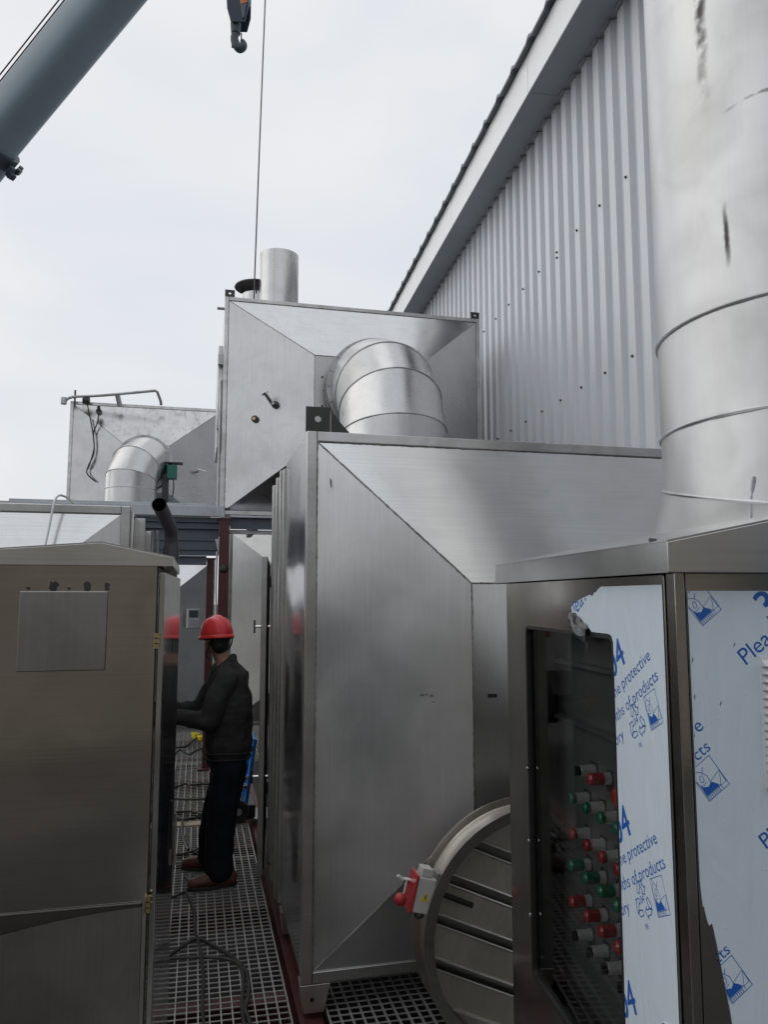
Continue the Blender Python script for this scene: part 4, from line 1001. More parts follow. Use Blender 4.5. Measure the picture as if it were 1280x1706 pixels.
# film on the front (camera side)
f2 = [(0.0185, 1.862), (DW-0.006, 1.862), (DW-0.006, 0.12), (0.09, 0.12), (0.086, 0.90), (0.074, 1.05), (0.066, 1.12), (0.060, 1.155), (0.052, 1.20), (0.046, 1.235), (0.041, 1.262), (0.038, 1.272), (0.033, 1.268), (0.030, 1.275), (0.026, 1.292), (0.0245, 1.302), (0.0225, 1.30), (0.020, 1.325), (0.0185, 1.345)]
film2 = MB().prism([(p[0], -0.0013, p[1]) for p in f2], (0, -0.0006, 0)).build('protective_film', M['film_front'], rcab, smooth=0)
YF = -0.00215
def line_front(txt, x0, z0, x1, z1, clip, bold=False):
    me = text_mesh(txt); w = max(v.co.x for v in me.vertices); L = math.hypot(x1-x0, z1-z0); s = L/w; ca, sa = (x1-x0)/L, (z1-z0)/L
    for d in ((0, 0.0012, -0.0012) if bold else (0,)):
        place_print('print', me, lambda x, y: Vector((x0 + s*(x*ca - y*sa) + d, YF-abs(d)*0.02-d*0.01, z0 + s*(x*sa + y*ca))), clip, film2, M['ink'])
def icon_front(me, x, z, s, ang, clip):
    ca, sa = math.cos(ang), math.sin(ang)
    place_print('print', me, lambda a, b: Vector((x + s*(a*ca - b*sa), YF, z + s*(a*sa + b*ca))), clip, film2, M['ink'])
c2 = [(Vector((0.0195, 0, 0)), Vector((1, 0, 0)))]
ce = c2 + [(Vector((0.060, 0, 1.155)), Vector((0.9, 0, 0.22)).normalized())]
icon_front(ICON, 0.046, 1.797, 0.050, R(38), c2 + [(Vector((0, 0, 1.8615)), Vector((0, 0, -1)))]); icon_front(ICON, 0.044, 1.482, 0.050, R(36), c2); icon_front(ICON, 0.070, 1.135, 0.050, R(36), ce)
line_front('the protective', -0.125, 1.483, 0.040, 1.612, c2); line_front('months of products', -0.155, 1.418, 0.052, 1.574, c2); line_front('months of products', -0.12, 1.075, 0.072, 1.222, ce)
line_front('Please leave', 0.128, 1.722, 0.30, 1.855, [(Vector((0, 0, 1.8615)), Vector((0, 0, -1)))]); line_front('Please leave', 0.150, 1.392, 0.31, 1.512, [(Vector((0, 0, 1.498)), Vector((0, 0, -1)))])
line_front('304', 0.179, 1.802, 0.275, 1.875, [(Vector((0, 0, 1.8615)), Vector((0, 0, -1)))], True)
# scuffs on that film
for (x, z, a) in ((0.108, 1.762, 1.1), (0.075, 1.655, 0.9), (0.024, 1.668, 1.5), (0.023, 1.735, 1.45)):
    MB().prism([(x-0.004*math.cos(a), YF+0.0001, z-0.006*math.sin(a)), (x+0.0012, YF+0.0001, z), (x+0.004*math.cos(a), YF+0.0001, z+0.006*math.sin(a)), (x-0.0008, YF+0.0001, z+0.001)], (0, -0.0002, 0)).build('scuff', M['darksteel'], film2, smooth=0)
# louvred vent
vt = MB().box(0.157, 0.60, -0.004, -0.0005, 1.500, 1.740).build('vent_plate', M['fascia'], rcab)
for k in range(16):
    z = 1.733 - k*0.0145
    MB().prism([(0.160, -0.0042, z), (0.160, -0.018, z-0.010), (0.160, -0.0042, z-0.0115)], (0.436, 0, 0)).build('slat', M['fascia'], vt, smooth=0)
gable_roof(rcab, -0.035, DW+0.035, -0.035, DL+0.035, 1.895, 0.056, 0.39, 2.036, M['cab_roof'] if 'cab_roof' in M else M['steel_h'])
_q = B0 - cvv*0.022 + cuv*0.06 + Vector((0, 0, 1.9575)); tag(MB().prism([_q, _q+Vector((0.014, -0.006, 0)), _q+Vector((0.006, 0.008, 0.003))], (0.001, 0.002, 0.006)).build('metal_scrap', M['darksteel'], None, smooth=0), 'tiny dark scrap lying on the right cabinet roof near its front corner', 'scrap')

# --- left cabinet
LX, LY = -0.118, 2.40
lcab = thing('control_cabinet', 'left dark stainless control cabinet with plain front and bolted square cover plate', 'cabinet', (LX, LY, 0))
LW, LD, LZ = 0.62, 0.80, 1.945
MB().sheet((-LW, 0, 0.08), (0, 0, 0.08), (0, 0, LZ), (-LW, 0, LZ), 24, 40, 0.004, 8.2, 2.5).build('front_panel', M['cab'], lcab)
MB().box(-LW, -0.004, 0.004, LD, 0.08, LZ).build('body', M['cab'], lcab)
MB().box(-LW+0.02, -0.02, 0.03, LD-0.03, 0.002, 0.079).build('plinth', M['darksteel'], lcab)
MB().box(-0.0035, 0.004, 0.006, 0.012, 0.08, LZ).build('door_seal', M['black'], lcab)
# door on the walkway side, slightly ajar
ldr = thing('cabinet_door', None, None, (0, 0, 0)); ldr.parent = lcab; ldr.location = (0.012, 0.014, 0.09); ldr.rotation_euler = (0, 0, R(-2.0))
MB().box(-0.006, 0.012, 0.0, 0.79, 0.0, 1.835).build('door_leaf', M['cab_mirror'], ldr, 0.003)
MB().box(0.0125, 0.018, 0.60, 0.625, 0.85, 1.02).build('door_handle', M['black'], ldr, 0.003)
for z in (1.72, 0.98):
    hg = MB()
    for k in range(3): hg.cyl((0.004, -0.006, z-0.02+k*0.016), (0.004, -0.006, z-0.008+k*0.016), 0.009, n=10)
    hg.build('hinge', M['brass'], lcab)
# bolted square cover plate with grime above it
pl_ = MB().box(-0.375, -0.137, -0.012, -0.003, 1.64, 1.868).build('cover_plate', M['dullsteel'], lcab, 0.003)
for (x, s) in ((-0.355, 0.6), (-0.288, 1.3), (-0.245, 0.5), (-0.195, 1.2), (-0.14, 0.9)):
    MB().cyl((x, -0.010, 1.876), (x, -0.003, 1.876), 0.007*s, n=8).build('clip', M['darksteel'], pl_)
for (x, s) in ((-0.288, 1.0), (-0.195, 0.8), (-0.14, 0.6)):
    rq = random.Random(int(-x*1000)); pts = [(x+s*0.014*math.cos(a)*rq.uniform(0.5, 1.1), -0.0050, 1.886+s*0.014*math.sin(a)*rq.uniform(0.4, 1.2)) for a in [2*PI*k/11 for k in range(11)]]
    MB().prism(pts, (0, -0.0008, 0)).build('grime_spot', M['darksteel'], lcab, smooth=0)
# sprung lower sheet bulging off the front
mb = MB(); vs = []; nx, nz = 26, 20
for j in range(nz+1):
    for i in range(nx+1):
        u, w_ = i/nx, j/nz
        x = -LW-0.1 + u*(LW+0.1-0.012); top = 0.978 - 0.075*(1-u)**2*1.5 - 0.012*(1-u)
        z = 0.10 + w_*(top-0.10)
        y = -0.008 - 0.030*(1-u)**1.2*w_**1.2 - 0.006*w_
        vs.append((x, y, z))
fs = [(j*(nx+1)+i, j*(nx+1)+i+1, (j+1)*(nx+1)+i+1, (j+1)*(nx+1)+i) for j in range(nz) for i in range(nx)]
o = mb.add(vs, fs).build('lower_cover', M['dullsteel'], lcab, smooth=60)
MB().box(-LW+0.01, -0.016, -0.0045, -0.0005, 0.80, 0.984).build('opening_shade', M['brown'], lcab)  # flush dark strip, the open interior's shade put into its colour
MB().box(-LW+0.01, -0.014, -0.006, -0.0035, 0.9845, 0.9875).build('opening_edge', M['trim'], lcab)
sm_ = o.modifiers.new('thick', 'SOLIDIFY'); sm_.thickness = 0.0015; es_ = o.modifiers.new('split', 'EDGE_SPLIT'); es_.split_angle = R(35)
gable_roof(lcab, -LW-0.045, 0.046, -0.012, LD+0.04, 1.942, 0.026, -0.16, 2.010, M['cab_roof'] if 'cab_roof' in M else M['steel_h'])
MB().cyl((0.02, 0.775, 0.74), (0.02, 0.775, 0.93), 0.006, n=8).build('lock_rod', M['chrome'], ldr)

# ------------------------------------------------------------------ loose round multi-blade damper standing on the grating
DR = 0.50
dm = thing('louvre_damper', 'round steel multi-blade damper standing on the grating before the nearest unit', 'damper', (1.39, 3.02, 0.0))
def dy(prof, n=72): return MB().lathe(prof, n, (0, 0, DR), 'y')
dy([(DR, 0.0), (DR, 0.006), (DR-0.03, 0.006), (DR-0.034, 0.012), (DR-0.034, 0.168), (DR-0.03, 0.174), (DR, 0.174), (DR, 0.18), (DR-0.04, 0.18), (DR-0.04, 0.0), (DR, 0.0)]).build('frame_ring', M['heat'], dm, smooth=35)
dy([(DR+0.001, -0.001), (DR+0.001, 0.0055), (DR-0.042, 0.0055), (DR-0.042, -0.001), (DR+0.001, -0.001)]).build('face_flange', M['trim'], dm, smooth=35)
rt = R(-23); ex_ = Vector((math.cos(rt), 0, math.sin(rt))); ez_ = Vector((-math.sin(rt), 0, math.cos(rt))); ey_ = Vector((0, 1, 0)); cc = Vector((0, 0, DR))
pit = 0.158; ri = DR-0.044
for k in range(-2, 4):
    h0 = (k-0.5)*pit - 0.02; 
    lo, hi = h0+0.017, h0+pit-0.017
    lo, hi = max(lo, -ri+0.012), min(hi, ri-0.012)
    if hi-lo < 0.03: continue
    def half(h): return math.sqrt(max(0.0004, ri*ri-h*h))-0.004
    bl = MB(); n = 8; pts = [(-half(lo+(hi-lo)*t/n), lo+(hi-lo)*t/n) for t in range(n+1)] + [(half(lo+(hi-lo)*t/n), lo+(hi-lo)*t/n) for t in range(n, -1, -1)]
    yb = 0.075
    bl.prism([cc + ex_*a + ez_*b_ + ey_*(yb + (b_-lo)*0.10) for a, b_ in pts], (0, 0.004, 0))
    b_o = bl.build('blade', M['heat2'], dm, smooth=0)
    for (hh, yo_, r_) in ((lo+0.004, 0.0, 0.007), (hi-0.004, (hi-lo)*0.10, 0.006)):
        w = half(hh)-0.012
        if w > 0.05:
            MB().tube([cc + ex_*(-w) + ez_*hh + ey_*(yb+yo_-0.004), cc + ex_*w + ez_*hh + ey_*(yb+yo_-0.004)], r_, 8).build('folded_edge', M['trim'], b_o)
dy([(0.0001, 0.125), (ri, 0.125), (ri, 0.128), (0.0001, 0.128)]).build('back_plate', M['trim'], dm)
# drive rod and gearbox with red cover and handle
hr = -0.5*pit - 0.02 + 0.09
rod0 = cc + ex_*(-ri-0.02) + ez_*hr*0 + ey_*0.05
MB().tube([cc + ex_*(-ri-0.03) + ez_*0.0 + ey_*0.05, cc + ex_*(-ri+0.15) + ez_*0.0 + ey_*0.05], 0.011, 10).build('drive_rod', M['blackpaint'], dm)
ga = cc + Vector((-0.497, 0.06, 0.19))
gx = Vector((math.cos(R(-14)), 0, math.sin(R(-14)))); gz = Vector((-gx.z, 0, gx.x))
GS = 0.84
def gb(x0, x1, y0, y1, z0, z1):
    x0, x1, y0, y1, z0, z1 = (q*GS for q in (x0, x1, y0, y1, z0, z1))
    return MB().obox(ga + gx*((x0+x1)/2) + ey_*((y0+y1)/2) + gz*((z0+z1)/2), gx, ey_, gz, (x1-x0)/2, (y1-y0)/2, (z1-z0)/2)
gbx = gb(-0.035, 0.055, -0.05, 0.05, -0.085, 0.075).build('gearbox', M['grey_cast'], dm, 0.006)
gb(-0.05, -0.0355, -0.056, 0.056, -0.092, 0.084).build('gearbox_cover', M['red'], gbx, 0.006)
gb(-0.025, 0.03, -0.04, 0.03, 0.0755, 0.115).build('terminal_box', M['grey_cast'], gbx, 0.005)
gb(0.056, 0.085, -0.03, 0.03, 0.04, 0.10).build('mount_bracket', M['galv'], gbx, 0.003)
MB().tube([ga + gx*(-0.05*GS) + gz*(0.035*GS), ga + gx*(-0.095*GS) + gz*(0.035*GS)], 0.012, 10).build('handle_hub', M['chrome'], gbx)
MB().tube([ga + gx*(-0.08*GS) + gz*(0.04*GS) - ey_*0.01, ga + gx*(-0.083*GS) - gz*(0.03*GS) - ey_*0.02], 0.006, 8).build('crank_arm', M['chrome'], gbx)
MB().tube([ga + gx*(-0.095*GS) + gz*(0.036*GS), ga + gx*(-0.125*GS) + gz*(0.05*GS)], 0.007, 8).build('pointer', M['white'], gbx)
MB().lathe([(0.0001, -0.026), (0.018, -0.018), (0.026, 0), (0.018, 0.018), (0.0001, 0.026)], 16, ga + gx*(-0.10*GS) - gz*(0.04*GS) - ey_*0.03).build('handle_knob', M['red'], gbx, smooth=80)
# warning triangle label
q0 = ga - ey_*(0.0508*GS)
MB().prism([q0 + gx*(-0.008*GS) - gz*(0.028*GS), q0 + gx*(0.034*GS) - gz*(0.028*GS), q0 + gx*(0.013*GS) + gz*(0.012*GS)], (0, -0.0006, 0)).build('warning_label', M['yellow'], gbx, smooth=0)
MB().prism([q0 + gx*(0.0115*GS) - gz*(0.020*GS) - ey_*0.0008, q0 + gx*(0.0155*GS) - gz*(0.020*GS) - ey_*0.0008, q0 + gx*(0.0165*GS) + gz*(0.000*GS) - ey_*0.0008, q0 + gx*(0.0105*GS) + gz*(0.000*GS) - ey_*0.0008], (0, -0.0003, 0)).build('warning_mark', M['black'], gbx, smooth=0)
MB().tube(spline([ga - gz*(0.085*GS), ga - gz*(0.11*GS) - ey_*0.02, ga + gx*(0.03*GS) - gz*(0.10*GS) - ey_*0.02, ga + gx*(0.02*GS) - gz*(0.085*GS)]), 0.005, 6).build('lead', M['black'], gbx)

# ------------------------------------------------------------------ worker
def blob(name, shapes, voxel, mat, parent, smooth=6, folds=0.0, fscale=0.06, loc=(0, 0, 0)):
    """continuous surface: union of tapered capsules / ellipsoids, remeshed and smoothed"""
    bm = bmesh.new()
    def ball(c, r, sc=(1, 1, 1), rot=None):
        m = Matrix.Translation(c) @ (rot.to_matrix().to_4x4() if rot else Matrix.Identity(4)) @ Matrix.Diagonal((r*sc[0], r*sc[1], r*sc[2], 1))
        bmesh.ops.create_icosphere(bm, subdivisions=2, radius=1.0, matrix=m)
    for s in shapes:
        if s[0] == 'c':                                  # capsule chain: list of (point, radius)
            ch = s[1]; sc = s[2] if len(s) > 2 else (1, 1, 1)
            for (p0, r0), (p1, r1) in zip(ch[:-1], ch[1:]):
                p0, p1 = Vector(p0), Vector(p1); n = max(2, int((p1-p0).length/(0.3*min(r0, r1)))+1)
                for k in range(n+1):
                    t = k/n; ball(p0.lerp(p1, t), r0+(r1-r0)*t, sc)
        else:
            ball(Vector(s[1]), 1.0, s[2], s[3] if len(s) > 3 else None)
    me = bpy.data.meshes.new(name); bm.to_mesh(me); bm.free()
    o = bpy.data.objects.new(name, me); col.objects.link(o)
    m = o.modifiers.new('r', 'REMESH'); m.mode = 'VOXEL'; m.voxel_size = voxel
    m = o.modifiers.new('s', 'SMOOTH'); m.factor = 0.5; m.iterations = smooth
    if folds:
        for k, (sc_, st_) in enumerate(((fscale, folds), (fscale*2.3, folds*1.2))):
            tx = bpy.data.textures.new(name+'_folds', 'CLOUDS'); tx.noise_scale = sc_; tx.noise_depth = 2
            m = o.modifiers.new('d', 'DISPLACE'); m.texture = tx; m.strength = st_; m.mid_level = 0.5; m.texture_coords = 'LOCAL'
    dg = bpy.context.evaluated_depsgraph_get(); me2 = bpy.data.meshes.new_from_object(o.evaluated_get(dg))
    bpy.data.objects.remove(o); bpy.data.meshes.remove(me)
    me2.name = name; me2.materials.clear(); me2.materials.append(mat)
    me2.polygons.foreach_set('use_smooth', [True]*len(me2.polygons))
    ob = bpy.data.objects.new(name, me2); link(ob, parent); return ob

WX, WY = 0.17, 5.38
pr = thing('person', 'worker in red helmet, charcoal jacket and dark trousers reaching to the left', 'person', (WX, WY, 0))
# local frame: worker faces -x; -y is towards the camera (his left side)
sh_n, el_n, wr_n = Vector((0.03, -0.155, 1.325)), Vector((-0.085, -0.20, 1.065)), Vector((-0.29, -0.12, 1.085))
sh_f, el_f, wr_f = Vector((0.01, 0.155, 1.32)), Vector((-0.14, 0.20, 1.08)), Vector((-0.33, 0.10, 1.11))
hd = Vector((-0.035, 0.01, 1.585))
def fingers(w, d, side, lat):
    out = []; d = d.normalized(); up_ = Vector((0, 0, 1)); lat = lat.normalized()
    pc = w + d*0.05
    out.append(('c', [(w, 0.026), (w+d*0.03, 0.029), (w+d*0.075, 0.027)], (1, 1, 1)))
    for k, (o_, L) in enumerate(((-0.030, 0.068), (-0.010, 0.080), (0.010, 0.074), (0.028, 0.058))):
        b0 = w + d*0.085 + up_*o_*-1
        b1 = b0 + d*L*0.5 + lat*0.008; b2 = b1 + d*L*0.35 + lat*0.028; b3 = b2 + d*L*0.15 + lat*0.02
        out.append(('c', [(b0, 0.0105), (b1, 0.0098), (b2, 0.009), (b3, 0.008)]))
    t0 = w + d*0.03 + up_*0.022; out.append(('c', [(t0, 0.013), (t0 + d*0.03 + up_*0.02 + lat*0.012, 0.0115), (t0 + d*0.06 + up_*0.022 + lat*0.025, 0.009)]))
    return out
body = [
    ('e', hd + Vector((0.0, 0, 0.015)), (0.098, 0.077, 0.112)), ('e', hd + Vector((-0.045, 0.0, -0.055)), (0.052, 0.055, 0.062)),
    ('e', hd + Vector((-0.098, 0.0, -0.015)), (0.016, 0.011, 0.022)), ('e', hd + Vector((-0.090, 0.0, -0.055)), (0.012, 0.024, 0.007)),
    ('e', hd + Vector((-0.090, 0.028, 0.012)), (0.010, 0.014, 0.008)), ('e', hd + Vector((-0.090, -0.028, 0.012)), (0.010, 0.014, 0.008)),
    ('e', hd + Vector((0.012, -0.079, -0.01)), (0.020, 0.010, 0.032)), ('e', hd + Vector((0.012, 0.079, -0.01)), (0.020, 0.010, 0.032)),
    ('c', [(hd + Vector((0.012, 0, -0.06)), 0.054), (Vector((0.02, 0, 1.40)), 0.058)]),
    ('c', [(Vector((0.03, 0, 1.36)), 0.09), (Vector((0.05, 0, 1.20)), 0.115), (Vector((0.05, 0, 1.0)), 0.10), (Vector((0.055, 0, 0.80)), 0.085)], (0.85, 1.2, 1)),
    ('c', [(sh_n, 0.052), (el_n, 0.040), (wr_n, 0.027)]), ('c', [(sh_f, 0.052), (el_f, 0.040), (wr_f, 0.027)]),
    ('c', [(Vector((0.055, -0.07, 0.76)), 0.06), (Vector((0.02, -0.09, 0.46)), 0.05), (Vector((0.015, -0.09, 0.08)), 0.036)]),
    ('c', [(Vector((0.055, 0.07, 0.76)), 0.06), (Vector((-0.015, 0.155, 0.46)), 0.05), (Vector((-0.04, 0.21, 0.08)), 0.036)]),
] + fingers(wr_n, wr_n-el_n, 1, Vector((0, 1, 0))) + fingers(wr_f, wr_f-el_f, 1, Vector((0, -1, 0)))
HT = Matrix.Rotation(R(-55), 3, 'Z')
for k in range(8):
    e_ = body[k]; body[k] = (e_[0], hd + HT @ (e_[1]-hd), e_[2], Euler((0, 0, R(-55))))
blob('body', body, 0.0075, M['skin'], pr, 4)
# jacket: torso, collar, sleeves, hem band
jk = [
    ('c', [(Vector((0.035, 0, 1.375)), 0.085), (Vector((0.06, 0, 1.28)), 0.135), (Vector((0.065, 0, 1.15)), 0.150), (Vector((0.06, 0, 1.0)), 0.148), (Vector((0.055, 0, 0.90)), 0.150), (Vector((0.055, 0, 0.83)), 0.138)], (0.95, 1.22, 1)),
    ('c', [(Vector((0.02, -0.10, 1.375)), 0.07), (sh_n+Vector((0.0, 0, -0.01)), 0.078), (sh_n.lerp(el_n, 0.5), 0.080), (el_n, 0.070), (el_n.lerp(wr_n, 0.5), 0.060), (wr_n, 0.050)]),
    ('c', [(Vector((0.02, 0.10, 1.375)), 0.07), (sh_f, 0.078), (sh_f.lerp(el_f, 0.5), 0.078), (el_f, 0.070), (wr_f, 0.050)]),
    ('c', [(Vector((0.065, -0.055, 1.43)), 0.026), (Vector((0.078, 0, 1.445)), 0.028), (Vector((0.065, 0.055, 1.43)), 0.026)]),
    ('c', [(Vector((0.065, -0.055, 1.43)), 0.026), (Vector((0.01, -0.07, 1.405)), 0.026), (Vector((-0.045, -0.045, 1.37)), 0.024)]),
    ('c', [(Vector((0.065, 0.055, 1.43)), 0.026), (Vector((0.01, 0.07, 1.405)), 0.026), (Vector((-0.045, 0.045, 1.37)), 0.024)]),
    ('c', [(Vector((0.055, 0, 0.83)), 0.138), (Vector((0.055, 0, 0.80)), 0.135)], (0.98, 1.22, 0.30)),
]
jk[0] = ('c', [(p_, r_*(1.0 if i_ == 0 else 1.11)) for i_, (p_, r_) in enumerate(jk[0][1])], jk[0][2])
jo = blob('jacket', jk, 0.009, M['cloth'], pr, 5, 0.036, 0.12)
for (z_, rx_, ry_, r_) in ((0.842, 0.163, 0.203, 0.006), (0.800, 0.150, 0.188, 0.007)):
    MB().tube([(0.056+rx_*math.cos(a), ry_*math.sin(a), z_+0.006*math.sin(3*a)) for a in [2*PI*k/40 for k in range(40)]], r_, 6, closed=True).build('hem_welt', M['cloth'], jo)
tr_ = [
    ('c', [(Vector((0.055, 0, 0.82)), 0.130), (Vector((0.06, 0, 0.74)), 0.130)], (0.95, 1.2, 1)),
    ('c', [(Vector((0.065, -0.085, 0.74)), 0.115), (Vector((0.045, -0.09, 0.58)), 0.112), (Vector((0.02, -0.09, 0.42)), 0.098), (Vector((0.01, -0.092, 0.25)), 0.094), (Vector((0.015, -0.095, 0.11)), 0.092)]),
    ('c', [(Vector((0.06, 0.085, 0.74)), 0.115), (Vector((0.03, 0.12, 0.58)), 0.108), (Vector((-0.01, 0.155, 0.42)), 0.094), (Vector((-0.03, 0.19, 0.25)), 0.088), (Vector((-0.04, 0.21, 0.12)), 0.086)]),
]
blob('trousers', tr_, 0.009, M['trousers'], pr, 5, 0.022, 0.11)
def shoe(x, y, ang, mat):
    c_, s_ = math.cos(ang), math.sin(ang)
    def P_(a, b, z): return Vector((x + a*c_ - b*s_, y + a*s_ + b*c_, z))
    sh = [('c', [(P_(0.055, 0, 0.055), 0.046), (P_(0.0, 0, 0.058), 0.047), (P_(-0.07, 0, 0.052), 0.043), (P_(-0.13, 0.004, 0.046), 0.043), (P_(-0.185, 0.008, 0.040), 0.036)]), ('c', [(P_(0.045, 0, 0.07), 0.042), (P_(0.02, 0, 0.125), 0.045)]), ('c', [(P_(-0.03, 0, 0.09), 0.030), (P_(-0.09, 0, 0.07), 0.028)])]
    o = blob('shoe', sh, 0.007, mat, pr, 4, 0.006, 0.04)
    so_ = MB(); n = 20; pts = []
    for k in range(n):
        a = 2*PI*k/n; ca, sa = math.cos(a), math.sin(a)
        w = 0.048 if ca < 0 else 0.042
        pts.append(P_(-0.062 + 0.162*ca, w*sa, 0.002))
    so_.prism(pts, (0, 0, 0.022)).build('sole', M['sole'], o, 0.004)
shoe(0.035, -0.10, R(8), M['shoe']); shoe(-0.02, 0.225, R(-18), M['shoe'])
# hair under the helmet
blob('hair', [('e', hd + HT @ Vector((0.022, 0, 0.012)), (0.090, 0.083, 0.105), Euler((0, 0, R(-55)))), ('e', hd + HT @ Vector((0.045, 0, -0.055)), (0.055, 0.068, 0.060), Euler((0, 0, R(-55))))], 0.008, M['hair'], pr, 3, 0.008, 0.02)
# helmet: crown with centre ridge and side flutes, rim, peak, suspension strap
hm = bpy.data.objects.new('helmet', None); link(hm, pr); hm.location = hd + Vector((0.0, 0, 0.0)); hm.rotation_euler = (0, R(-4), R(-58))
mb = MB(); vs = []; na, nb = 48, 16
for j in range(nb+1):
    b = j/nb*PI/2
    for i in range(na):
        a = 2*PI*i/na
        rr_ = math.cos(b)**0.80
        x = 0.126*rr_*math.cos(a)+0.002; y = 0.104*rr_*math.sin(a); z = 0.005 + 0.132*math.sin(b)**0.95
        rid = math.exp(-(y/0.016)**2)*0.010*max(0, math.sin(b))**0.5 - 0.006*math.exp(-((abs(y)-0.030)/0.012)**2)*max(0, math.sin(b))**0.5 + 0.004*math.exp(-((abs(y)-0.052)/0.014)**2)*max(0, math.sin(b))**0.5
        nrm = Vector((math.cos(a)*math.cos(b), math.sin(a)*math.cos(b), math.sin(b)+0.15)).normalized()
        p = Vector((x, y, z)) + nrm*rid
        vs.append(p)
fs = [(j*na+i, j*na+(i+1) % na, (j+1)*na+(i+1) % na, (j+1)*na+i) for j in range(nb) for i in range(na)]
mb.add(vs, fs); mb.build('shell', M['helmet'], hm, smooth=80)
mb = MB(); vs = []; prof = [(1.0, 0.012), (1.05, 0.004), (1.075, -0.003), (1.07, -0.010), (1.0, -0.006), (0.97, 0.0)]
for (k, z) in prof:
    for i in range(na):
        a = 2*PI*i/na; ext = 0.035*max(0, -math.cos(a))**3 if k > 1.01 else 0.0
        vs.append(((0.126*k+ext)*math.cos(a)+0.002, 0.104*k*math.sin(a), z - ext*0.25))
mb.add(vs, [(j*na+i, j*na+(i+1) % na, (j+1)*na+(i+1) % na, (j+1)*na+i) for j in range(len(prof)-1) for i in range(na)])
mb.build('brim', M['helmet'], hm, smooth=80)
mb = MB()
for s in (-1, 1):
    mb.tube(spline([(0.06, 0.088*s, 0.0), (0.04, 0.088*s, -0.06), (-0.02, 0.07*s, -0.12), (-0.05, 0.03*s, -0.145)]), 0.005, 6)
mb.build('chin_strap', M['black'], hm)
MB().tube([(0.125*math.cos(a), 0.096*math.sin(a), -0.012) for a in [PI*k/16-PI/2 for k in range(17)]], 0.009, 6).build('headband', M['black'], hm)

# ------------------------------------------------------------------ things on the floor
Z = 0.012
cables = [
 ('thick black welding cable looping over the near grating', 0.014, [(-0.20, 4.30, Z), (-0.092, 4.35, Z), (0.037, 4.485, Z+0.01), (0.115, 4.429, Z), (0.221, 4.254, Z), (0.285, 4.055, Z), (0.28, 3.838, Z), (0.257, 3.725, Z), (0.272, 3.59, Z), (0.27, 3.3, Z)]),
 ('black cable running straight across then joining the near loop', 0.012, [(-0.20, 4.31, Z), (-0.091, 4.309, Z), (0.073, 4.256, Z+0.012), (0.211, 4.222, Z), (0.262, 4.116, Z), (0.262, 3.94, Z), (0.245, 3.75, Z), (0.25, 3.5, Z)]),
 ('black cable running along the walkway from the worker towards the camera', 0.011, [(-0.023, 5.226, Z), (0.026, 4.934, Z), (0.04, 4.615, Z), (0.065, 4.312, Z+0.02), (0.078, 4.068, Z), (0.071, 3.807, Z), (0.075, 3.638, Z), (0.06, 3.3, Z)]),
 ('black cable passing beside the worker near shoe', 0.011, [(-0.22, 5.05, Z), (-0.115, 5.128, Z), (-0.023, 5.226, Z), (0.0, 5.35, Z), (-0.03, 5.5, Z)]),
 ('black cable lying behind the worker far shoe', 0.011, [(-0.25, 5.88, Z), (-0.141, 5.916, Z), (0.021, 6.011, Z), (0.099, 6.162, Z), (0.129, 6.461, Z)]),
 ('brown cable bowing over the tan board', 0.014, [(-0.014, 6.047, Z), (-0.05, 6.3, Z), (-0.071, 6.591, Z+0.02), (-0.06, 6.76, Z+0.02), (0.017, 6.80, Z+0.02), (0.114, 6.86, Z)]),
 ('black cable curling at the foot of the green canister', 0.013, [(-0.20, 7.35, Z), (-0.147, 7.148, Z), (-0.111, 6.95, Z), (-0.041, 6.86, Z), (0.106, 6.972, Z)]),
 ('black cable level with the green canister', 0.013, [(-0.28, 7.6, Z), (-0.148, 7.56, Z), (-0.024, 7.508, Z), (0.121, 7.495, Z), (0.30, 7.55, Z)]),
 ('black cable between the canister and the tan board', 0.012, [(-0.28, 7.15, Z), (-0.146, 7.109, Z), (0.005, 7.091, Z), (0.115, 6.99, Z), (0.3, 7.0, Z)]),
 ('tangled black cable beyond the green canister', 0.016, [(-0.30, 7.95, Z), (-0.181, 7.983, Z), (-0.05, 8.05, Z+0.02), (-0.012, 7.93, Z+0.03), (0.06, 8.06, Z), (0.127, 8.083, Z), (0.3, 8.0, Z)]),
 ('black cable leading to the yellow plug', 0.018, [(-0.36, 10.2, Z), (-0.243, 10.07, Z), (-0.10, 10.1, Z), (-0.029, 10.25, Z+0.02), (0.06, 10.62, Z+0.02)]),
 ('coiled dark cable far down the walkway', 0.018, [(-0.34, 9.7, Z), (-0.228, 9.582, Z), (-0.151, 9.781, Z+0.02), (-0.05, 9.6, Z), (0.024, 9.665, Z+0.02), (0.116, 9.944, Z)]),
 ('grey cable drooping from the tan board to the short grating', 0.010, [(0.13, 6.66, Z+0.01), (0.126, 6.627, Z+0.01), (0.082, 6.316, Z), (0.068, 6.069, Z), (0.03, 5.95, Z)]),
]
for lab, r, pts in cables:
    tag(MB().tube(spline(pts, 8), r*0.72, 8).build('floor_cable', M['cable'], None, smooth=60), lab, 'cable', 'cables lying on the walkway')
yp = thing('cable_plug', 'yellow plug lying on the far walkway grating', 'plug', (0.08, 10.55, 0.005), R(20))
MB().box(-0.035, 0.035, -0.10, 0.06, 0, 0.06).build('body', M['yellow'], yp, 0.012); MB().box(-0.04, 0.04, 0.065, 0.22, 0.0, 0.07).build('grip', M['yellow'], yp, 0.012); MB().box(-0.037, 0.037, 0.03, 0.055, 0.0, 0.063).build('collar', M['black'], yp, 0.006)
gc = thing('canister', 'small green canister with white cap standing on the walkway edge', 'canister', (-0.255, 7.30, 0.0))
